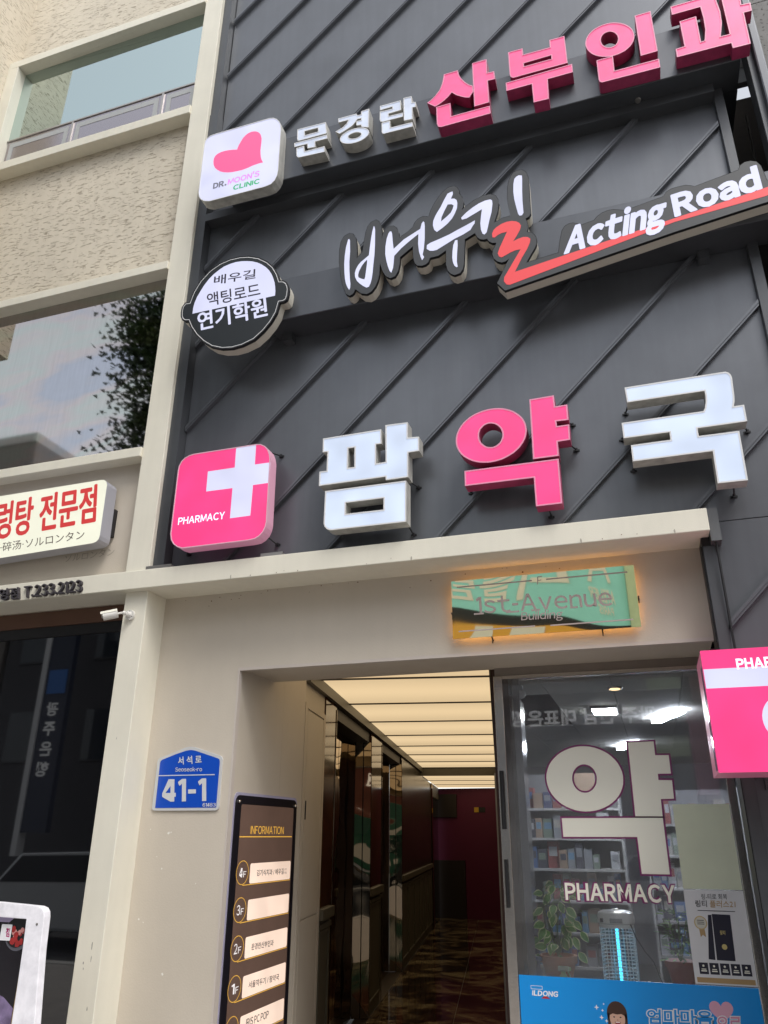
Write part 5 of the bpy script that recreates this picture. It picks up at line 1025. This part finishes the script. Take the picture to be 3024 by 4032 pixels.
# potted variegated plant
def leaf(b, c, d, up, L, W, mi=0, fold=.18, mi2=None):
    d = d.normalized(); s = d.cross(up); 
    if s.length < 1e-4: s = Vector((1,0,0))
    s.normalize(); n = s.cross(d).normalized()
    prof = [(0,.0),(.12,.55),(.35,1.0),(.62,.88),(.85,.45),(1.0,.0)]
    def ring(k): 
        mid = []; lt = []; rt_ = []
        for u, w in prof:
            p = c+d*L*u-n*L*.18*u*u; mid.append(p); lt.append(p+s*W*w*k/2+n*W*fold*w*k/2); rt_.append(p-s*W*w*k/2+n*W*fold*w*k/2)
        return mid, lt, rt_
    m1, l1, r1 = ring(.72); m0, l0, r0 = ring(1.0)
    for i in range(5):
        for q in ((m1[i],m1[i+1],l1[i+1],l1[i]), (m1[i],r1[i],r1[i+1],m1[i+1])): b.add(q, [(0,1,2,3)], mi)
        if mi2 is not None:
            for q in ((l1[i],l1[i+1],l0[i+1],l0[i]), (r1[i],r0[i],r0[i+1],r1[i+1])): b.add(q, [(0,1,2,3)], mi2)
green = mat('leaf_green', (.17,.36,.075), .4, noise=.3, nscale=30); pale = mat('leaf_edge', (.72,.75,.42), .45); dkg = mat('leaf_dark', (.06,.19,.05), .45, noise=.3, nscale=20)
stem_m = mat('stem_green', (.10,.16,.05), .6); terra = mat('terracotta', (.46,.17,.085), .75, noise=.12, nscale=20)
P1 = thing('hoya_plant', 'variegated hoya in a terracotta pot behind the glass, left of the insect lamp', 'potted plant', (-.585,1.0,CT))
b = MB(); b.lathe([(.060,0),(.088,.105),(.088,.1055),(.098,.106),(.100,.140),(.088,.141),(.084,.12)], (-.587,1.0,CT), 28); b.build('pot', terra, P1, smooth=True)
rl = random.Random(11)
for i in range(46):
    a = rl.uniform(0, 2*math.pi); h = rl.uniform(.0,.36); r_ = (.13-.20*max(0,h-.15))*rl.uniform(.25,1)
    c = Vector((-.575+r_*math.cos(a)*1.05, 1.0+r_*math.sin(a)*.6-.02, 1.00+h))
    d = Vector((math.cos(a)*rl.uniform(.3,1), math.sin(a)*.6-.35, rl.uniform(-1.0,.1)))
    b = MB(); L_ = rl.uniform(.058,.082)
    leaf(b, c, d, Vector((0,-1,.35)), L_, L_*.62, 0, .1, 1); b.build('leaf', [green, pale], P1, normals=False)
b = MB()
for i in range(12):
    a = rl.uniform(0,2*math.pi); pts = [Vector((-.587,1.0,1.0))]
    for k in range(6): pts.append(pts[-1]+Vector((.022*math.cos(a)+rl.uniform(-.015,.015), .01*math.sin(a), .062 if k<4 else -.02)))
    b.path(pts, .0022, 5)
for i in range(6):
    pts = [Vector((-.60+.06*math.cos(k*.9+i)+.01*i, .98, 1.30+.055*math.sin(k*.9+i*1.3))) for k in range(7)]; b.path(pts, .0018, 5)
b.build('stems', stem_m, P1)
P2 = thing('bushy_plant', 'green leafy pot plant right of the insect lamp behind the glass', 'potted plant', (.03,1.08,CT))
b = MB(); b.lathe([(.05,0),(.075,.10),(.082,.10),(.084,.13),(.07,.131)], (.035,1.10,CT), 24); b.build('pot', mat('red_pot', (.28,.05,.035), .6), P2, smooth=True)
for i in range(110):
    a = rl.uniform(0,2*math.pi); h = rl.uniform(0,.24); r_ = .105*rl.uniform(.1,1)*(1-.3*h/.24)
    c = Vector((.035+r_*math.cos(a), 1.08+r_*math.sin(a)*.7, .99+h)); d = Vector((math.cos(a), math.sin(a)*.7-.3, rl.uniform(-.4,.7)))
    b = MB(); leaf(b, c, d, Vector((0,-.6,1)), rl.uniform(.03,.05), .014, 0, .1); b.build('leaf', dkg if i%3 else green, P2, normals=False)
b = MB(); 
for i in range(9):
    a = 2*math.pi*i/9; b.path([Vector((.035,1.09,.98)), Vector((.035+.03*math.cos(a),1.09+.02*math.sin(a),1.08)), Vector((.035+.07*math.cos(a),1.09+.05*math.sin(a),1.19))], .0025, 5)
b.build('stems', stem_m, P2)
# insect killer lamp
ZP = thing('insect_killer', 'white insect killer lantern with a glowing blue tube between the plants', 'insect lamp', (-.268,1.0,CT))
zx, zy = -.268, 1.0; zw = mat('zapper_white', (.85,.85,.84), .25, coat=.3)
b = MB(); b.lathe([(.088,1.168),(.096,1.172),(.097,1.205),(.090,1.222),(.070,1.230),(.02,1.233),(.018,1.238),(.012,1.240)], (zx,zy,0), 36); b.build('cap', zw, ZP, smooth=True)
b = MB(); b.lathe([(.098,.868),(.098,.884)], (zx,zy,0), 30); b.lathe([(.090,1.150),(.090,1.168)], (zx,zy,0), 30); b.build('ring', zw, ZP)
for i in range(15):
    z = .905+i*.0165
    b = MB(); r_ = .088
    n = 30; vs = []
    for q, rr in ((0,r_),(0,r_-.004),(.004,r_-.004),(.004,r_)): vs += [(zx+rr*math.cos(2*math.pi*k/n), zy+rr*math.sin(2*math.pi*k/n), z+q) for k in range(n)]
    b.add(vs, [(j*n+k, j*n+(k+1)%n, ((j+1)%4)*n+(k+1)%n, ((j+1)%4)*n+k) for j in range(4) for k in range(n)]); b.build('guard_ring', zw, ZP)
for k in range(10):
    a = 2*math.pi*k/10+.25; b = MB(); b.tube((zx+.090*math.cos(a),zy+.090*math.sin(a),.885),(zx+.090*math.cos(a),zy+.090*math.sin(a),1.15),.0025,5); b.build('guard_rod', zw, ZP)
b = MB(); b.tube((zx,zy-.03,.89),(zx,zy-.03,1.15),.0075,12); b.build('uv_tube', mat('uv_tube', (.1,.5,.8), .3, emis=(.04,.55,1.0), es=3.2), ZP)
for dx in (-.03,.03): b = MB(); b.tube((zx+dx,zy,.89),(zx+dx,zy,1.15),.004,8); b.build('grid_rod', silver, ZP)
box('switch', black_m, zx-.078, zx-.062, zy-.0845, zy-.078, 1.178, 1.196, ZP); box('rating_label', mat('label_grey', (.32,.32,.33), .5), zx-.028, zx+.036, zy-.098, zy-.0955, 1.176, 1.198, ZP)
b = MB(); b.path([(zx+.075,zy-.07,1.17),(zx+.095,zy-.06,1.11),(zx+.13,zy-.05,1.05),(zx+.17,zy-.04,1.0),(zx+.20,zy,.90)], .0028, 6); b.build('power_cord', black_m, ZP)
SP = thing('spray_bottle', 'small pale green trigger spray bottle before the terracotta pot', 'spray bottle', (-.55,.87,CT)); spm = mat('spray_green', (.40,.55,.22), .4); spw = mat('spray_white', (.55,.60,.45), .4)
b = MB(); b.lathe([(.028,0),(.028,.05),(.012,.072),(.012,.082)], (-.552,.87,CT), 16); b.build('bottle', spm, SP, smooth=True)
b = MB(); b.box(-.578,-.520,.861,.879,.949,.972); b.build('spray_head', spw, SP, bevel=.005); b = MB(); b.path([(-.528,.87,.95),(-.520,.87,.93),(-.513,.87,.91)], .004, 6); b.build('trigger', spm, SP)
b = MB(); b.box(-.519,-.512,.863,.877,.953,.968); b.build('nozzle', spm, SP)
BO = thing('blue_spray_bottle', 'blue bottle half hidden left of the terracotta pot', 'bottle', (-.70,.98,CT)); b = MB(); b.lathe([(.022,0),(.022,.07),(.01,.09),(.010,.115)], (-.690,.95,CT), 14); b.build('bottle', CARTS[2], BO, smooth=True)
b = MB(); b.box(-.705,-.668,.942,.958,.982,1.0); b.build('trigger', CARTS[2], BO)
for x, m, lab in ((-.103,black_m,'black capped jar before the blue banner, left'),(.262,black_m,'black capped jar before the blue banner, right')):
    t = thing('capped_jar', lab, 'jar', (x,.60,0)); 
    b = MB(); b.lathe([(.026,0),(.026,.18)], (x*.96,.60,.52), 20); b.build('jar', mat('amber_jar', (.12,.06,.02), .15), t, smooth=True)
    b = MB(); b.lathe([(.027,0),(.027,.050),(.020,.0505)], (x*.96,.60,.701), 20); b.build('cap', black_m, t, smooth=True)
t = thing('display_stand', 'narrow display ledge outside the pharmacy glass carrying the capped jars', 'display stand', (.1,.6,0)); box('ledge', mat('ledge_white', (.5,.5,.5), .5), -.20, .34, .55, .66, .49, .519, t); box('stand_leg', steel, -.19,-.17,.56,.65,0,.489,t); box('stand_leg', steel, .31,.33,.56,.65,0,.489,t)

# ================================================================ NEIGHBOUR BUILDING at the upper right
NB = thing('stone_building', 'grey pitted stone clad neighbour building at the upper right corner', 'building', (2,0,0))
stone = mat('pitted_stone', (.24,.235,.225), .85, noise=.2, nscale=10)
def pit(m):
    nt = m.node_tree; N = nt.nodes; L = nt.links; p = N['Principled BSDF']; src = p.inputs['Base Color'].links[0].from_socket
    tc = N.new('ShaderNodeTexCoord'); mp = N.new('ShaderNodeMapping'); mp.inputs['Scale'].default_value = (30,30,55); L.new(tc.outputs['Object'], mp.inputs['Vector'])
    n = N.new('ShaderNodeTexNoise'); n.inputs['Scale'].default_value = 1.6; n.inputs['Detail'].default_value = 2; L.new(mp.outputs['Vector'], n.inputs['Vector'])
    r = N.new('ShaderNodeMapRange'); r.inputs['From Min'].default_value = .30; r.inputs['From Max'].default_value = .40; r.inputs['To Min'].default_value = .2; L.new(n.outputs['Fac'], r.inputs['Value'])
    v = N.new('ShaderNodeVectorMath'); v.operation = 'SCALE'; L.new(src, v.inputs[0]); L.new(r.outputs['Result'], v.inputs['Scale']); L.new(v.outputs[0], p.inputs['Base Color'])
    b = N.new('ShaderNodeBump'); b.inputs['Distance'].default_value = .01; b.inputs['Strength'].default_value = .8; L.new(r.outputs['Result'], b.inputs['Height']); L.new(b.outputs['Normal'], p.inputs['Normal'])
pit(stone)
for i in range(4):
    for j in range(9):
        box('stone_panel', stone, 1.16+i*.75, 1.16+i*.75+.744, .0, .04, 5.13+j*.66-.66, 5.13+j*.66-.006, NB)
box('core', mat('core_dark', (.04,.04,.04), .9), 2.6, 4.2, .045, 6, 0, 11.5, NB)
box('side_panel', stone, 1.16, 2.6, .045, .30, 0, 4.4, NB)
box('edge_post', trim_dark, 1.065, 1.135, -.01, .10, 0, 11.5, NB, bevel=.004); box('gutter_pipe', beam_m, 1.10, 1.152, -.05, -.012, 0, 11.5, NB, bevel=.01)
RBk = tag(box('rear_wall', mat('rear_wall', (.035,.028,.024), .9, noise=.4, nscale=5), .87, 2.55, 1.9, 2.1, 0, 7.72), 'dark rear wall in the narrow gap at upper right', 'wall')
t = thing('duct', 'pale metal duct in the gap between the two buildings', 'duct', (1.05,.9,6.5)); box('duct_body', mat('galvanised', (.50,.51,.51), .5, .3, noise=.15), 1.16, 1.42, .80, .85, 6.70, 9.0, t); box('duct_flange', silver, 1.15, 1.43, .79, .86, 6.84, 6.88, t)
b = MB(); b.path([(1.38,1.3,5.5),(1.42,1.3,6.4),(1.40,1.3,7.4)], .012, 6); b.path([(1.30,1.4,5.0),(1.33,1.3,6.9)], .008, 6); pc = b.build('gap_pipes', silver); tag(pc, 'thin pipes in the dark gap at upper right', 'pipe')

# ================================================================ ACROSS THE STREET (seen mirrored in glass and brass)
def far_building(name, lab, x0, x1, h, wallm, rows, cols, glassm, y=-16.0, z0=3.6):
    t = thing(name, lab, 'building', ((x0+x1)/2, y-4, 0))
    box('wall', wallm, x0, x1, y-9, y, 0, h, t)
    box('parapet', kerb_m, x0, x1, y-9.05, y+.06, h+.002, h+.35, t)
    ww = (x1-x0)/cols; frm = mat('far_frame', (.05,.05,.055), .5)
    for r in range(rows):
        for c in range(cols):
            a = x0+ww*c+ww*.2; z = z0+r*3.1
            if z+1.6 > h: continue
            f = box('window', frm, a, a+ww*.6, y+.002, y+.06, z, z+1.6, t); box('pane', glassm, a+.06, a+ww*.6-.06, y+.062, y+.07, z+.06, z+1.54, f)
    return t
gbrick = mat('grey_brick', (.20,.18,.16), .85, noise=.25, nscale=14); brick = mat('red_brick', (.22,.075,.045), .85, noise=.25, nscale=14); beige = mat('far_beige', (.42,.38,.31), .8, noise=.1); greyw = mat('far_grey', (.30,.31,.32), .8, noise=.1); dgrey = mat('far_dark_grey', (.07,.07,.075), .8, noise=.2); fg = mat('far_glass', (.03,.04,.05), .08)
teal = mat('teal_board', (.34,.80,.74), .5, noise=.05); orange = mat('orange_board', (.85,.42,.05), .5); greenw = mat('pale_green_wall', (.55,.66,.42), .7, noise=.1); creamb = mat('cream_board', (.85,.80,.68), .6)
far_building('brick_building', 'grey brick office block across the street', -33, -20.2, 15.0, gbrick, 3, 4, fg)
far_building('grey_office', 'grey office block across the street', -20, -11.2, 11.0, dgrey, 2, 3, fg)
far_building('beige_shops', 'beige shop building across the street', -11, -5.4, 10.0, beige, 2, 2, fg)
t = far_building('teal_shop', 'shop with a tall teal sign board across the street', -5.2, 1.0, 9.2, greyw, 0, 2, fg)
box('green_column', greenw, .16, .98, -15.99, -15.75, 3.4, 9.0, t); box('sign_board', teal, -5.1, .15, -15.99, -15.90, 6.85, 8.95, t)
box('dark_band', black_m, -5.1, .15, -15.99, -15.86, 6.62, 6.84, t); box('orange_band', orange, -5.1, .15, -15.99, -15.80, 5.8, 6.61, t)
for x in (-4.6,-3.1,-1.9): flat('wave_print', [[(x,5.85),(x+.9,5.85),(x+1.1,6.58),(x+.4,6.58)]], -15.78, creamb, t).rotation_euler = (0,0,0)
def back_text(body, x0, x1, z0, z1, y, m, parent, bold=.03):
    """writing on the far side of the street faces +Y, so it reads from here"""
    v, f, be = text_pts(body, bold); a = min(p[0] for p in v); c = max(p[0] for p in v); e = min(p[1] for p in v); g = max(p[1] for p in v)
    b = MB(); b.add([(x1-(x1-x0)*(x-a)/(c-a), y, z0+(z1-z0)*(z-e)/(g-e)) for x, z in v], f); return b.build('lettering', m, parent, normals=False)
back_text('디를림', -4.9, -1.55, 7.15, 8.65, -15.88, creamb, t, .015); back_text('ATELIER', -1.2, -.3, 7.35, 7.5, -15.88, creamb, t); back_text('PARIS', -1.05, -.45, 7.15, 7.3, -15.88, creamb, t)
back_text('A', -1.15, -.35, 7.6, 8.5, -15.88, creamb, t, .0)
cbk = far_building('corner_shop', 'red brick corner shop across the street', 1.2, 14, 12.0, brick, 2, 5, fg)

be_ = lettering(dict(body='Be', o=(3.1,2.55), r=(3.75,2.55), t=(3.1,2.95), y=-15.85, mode='cap', bold=.03), mat('far_sign_white2', (.85,.85,.85), .5, emis=(1,1,1), es=.9), cbk)
BK = thing('bank_fascia', 'navy bank fascia with white letters across the street', 'sign', (-1,-15.8,4.4)); box('fascia', navy, -9.0, 1.0, -15.85, -15.55, 3.9, 5.0, BK)
back_text('광주·전남 대표은행', -3.3, .3, 4.20, 4.62, -15.54, mat('far_sign_white', (.8,.8,.82), .5, emis=(1,1,1), es=.5), BK)
box('blue_block', mat('far_sign_blue', (.02,.12,.55), .4, emis=(.05,.25,1), es=.3), -8.9, -5.6, -15.54, -15.50, 3.95, 4.95, BK)
VB = thing('vertical_bank_banner', 'tall dark vertical bank banner with a blue mark across the street', 'banner', (-16.5,-14.6,5)); box('panel', mat('banner_navy', (.02,.03,.06), .5), -16.9, -16.05, -14.7, -14.5, 1.6, 7.6, VB)
box('frame', rim_w, -17.08, -16.901, -14.75, -14.45, 1.0, 8.0, VB); box('blue_mark', mat('far_sign_blue2', (.03,.16,.5), .5), -16.8, -16.15, -14.5+.001, -14.48, 5.4, 6.1, VB)
for i, ch in enumerate('광주은행'): back_text(ch, -16.7, -16.28, 4.75-i*.56, 5.15-i*.56, -14.49, mat('dim_white', (.7,.7,.7), .5, emis=(1,1,1), es=.2), VB)
# parked cars
tyre = mat('tyre', (.02,.02,.02), .8); chrome = mat('chrome', (.7,.7,.7), .1, 1.0); carglass = mat('car_glass', (.02,.025,.03), .05)
def car(x, y, paintm, lab, s=1.0):
    t = thing('parked_car', lab, 'car', (x,y,-.14), 'cars parked across the street')
    L_ = 4.4*s; prof = [(0,.35),(.05,.75),(.6,.85),(1.1,.95),(1.55,1.42),(3.1,1.46),(3.85,1.0),(4.3,.9),(4.4,.4),(4.2,.28),(.2,.28)]
    pr = [(x-L_/2+px*s, -.14+pz*s) for px, pz in prof]; b = MB(); b.prism([pr], y-.85, y+.85); b.build('body', paintm, t, bevel=.05)
    g = [(x-L_/2+px*s, -.14+pz*s) for px, pz in ((1.22,.98),(1.62,1.38),(3.05,1.41),(3.68,1.02))]
    for yy in (y-.86, y+.852): b = MB(); b.prism([g], yy, yy+.008); b.build('side_window', carglass, t)
    for wx in (.85, 3.5):
        for yy in (y-.88, y+.68):
            b = MB(); c = (x-L_/2+wx*s, -.14+.33); b.tube((c[0],yy,c[1]),(c[0],yy+.2,c[1]),.33,24); wh_ = b.build('wheel', tyre, t)
            b = MB(); b.tube((c[0],yy-.01,c[1]),(c[0],yy+.21,c[1]),.2,12); b.build('rim', chrome, wh_)
    for yy in (y-.7, y+.5): box('headlight', chrome, x-L_/2-.01, x-L_/2+.1, yy, yy+.25, .5, .62, t)
car(2.9,-7.9, mat('car_black', (.012,.012,.014), .12, coat=.6), 'black parked car mirrored in the passage strips'); car(.1,-11.8, mat('car_white', (.65,.66,.68), .15, coat=.6), 'white parked car mirrored in the pharmacy glass'); car(-9.6,-8.0, mat('car_grey', (.5,.52,.54), .2, coat=.6), 'grey parked car farther along the street')
vt = thing('box_van', 'green box van parked across the street, mirrored in the passage strips', 'van', (3.4,-11.8,-.14))
box('cargo_box', mat('van_green', (.03,.14,.08), .4), 1.6, 5.0, -12.8, -10.9, .75, 2.35, vt, bevel=.05); box('cab', mat('van_cab', (.6,.62,.62), .3), 5.02, 6.3, -12.7, -11.0, .4, 1.9, vt, bevel=.08)
for i in range(4): box('side_stripe', creamb, 1.9+i*.7, 2.3+i*.7, -10.899, -10.885, 1.2+.1*(i%2), 1.9, vt)
for wx in (2.4, 5.6):
    for yy in (-12.75, -11.15):
        b = MB(); b.tube((wx,yy,.24),(wx,yy+.22,.24),.38,20); b.build('wheel', tyre, vt)
# ginkgo street tree left of the photographer
GT = thing('ginkgo_tree', 'ginkgo street tree mirrored in the large left window', 'tree', (-4.15,-2.5,0))
bark = mat('bark', (.12,.10,.085), .9, noise=.3, nscale=20, bump=.6, bscale=30); gl_ = mat('ginkgo_leaf', (.045,.085,.022), .5, noise=.3, nscale=4)
b = MB(); b.tube((-4.35,-2.5,-.02),(-4.3,-2.5,3.2),.14,14,.11); b.tube((-4.3,-2.5,3.19),(-4.2,-2.5,8.6),.11,12,.03); b.build('trunk', bark, GT, smooth=True)
tr = random.Random(21); twigs = MB(); ends = []
for i in range(34):
    z = 3.9+i*.135; a = tr.uniform(0,2*math.pi) if i%3 else math.pi+tr.uniform(-.7,.7); L_ = tr.uniform(.85,1.35)*(1-.35*abs(z-6.2)/3)
    p0 = Vector((-4.27,-2.5,z)); p1 = p0+Vector((math.cos(a),math.sin(a)*.5,.45))*L_*.55; p2 = p1+Vector((math.cos(a+.3),math.sin(a+.3)*.5,.15))*L_*.5
    twigs.tube(p0,p1,.028,6,.015); twigs.tube(p1,p2,.015,5,.006); ends += [(p0+p1)/2, p1, (p1+p2)/2, p2]
    for s in range(3):
        q = p1+Vector((tr.uniform(-1,1),tr.uniform(-1,1),tr.uniform(-.5,.8)))*.30; twigs.tube(p1,q,.008,4,.004); ends.append(q)
twigs.build('limbs', bark, GT)
lv = MB()
for e in ends:
    for s in range(105):
        c = e+Vector((tr.gauss(0,.15),tr.gauss(0,.15),tr.gauss(0,.15))); d = Vector((tr.uniform(-1,1),tr.uniform(-1,1),tr.uniform(-1,.4))).normalized(); s_ = d.cross(Vector((tr.uniform(-1,1),tr.uniform(-1,1),1))).normalized()
        L_ = tr.uniform(.04,.065); a0 = c+d*L_*.35
        lv.add([c, a0+s_*L_*.10, c+d*L_*.95+s_*L_*.72, c+d*L_*1.18+s_*L_*.2, c+d*L_*1.0, c+d*L_*1.18-s_*L_*.2, c+d*L_*.95-s_*L_*.72, a0-s_*L_*.10], [(0,1,2,3,4,5,6,7)])
lf = lv.build('crown', gl_, GT, normals=False); lf['kind'] = 'stuff'
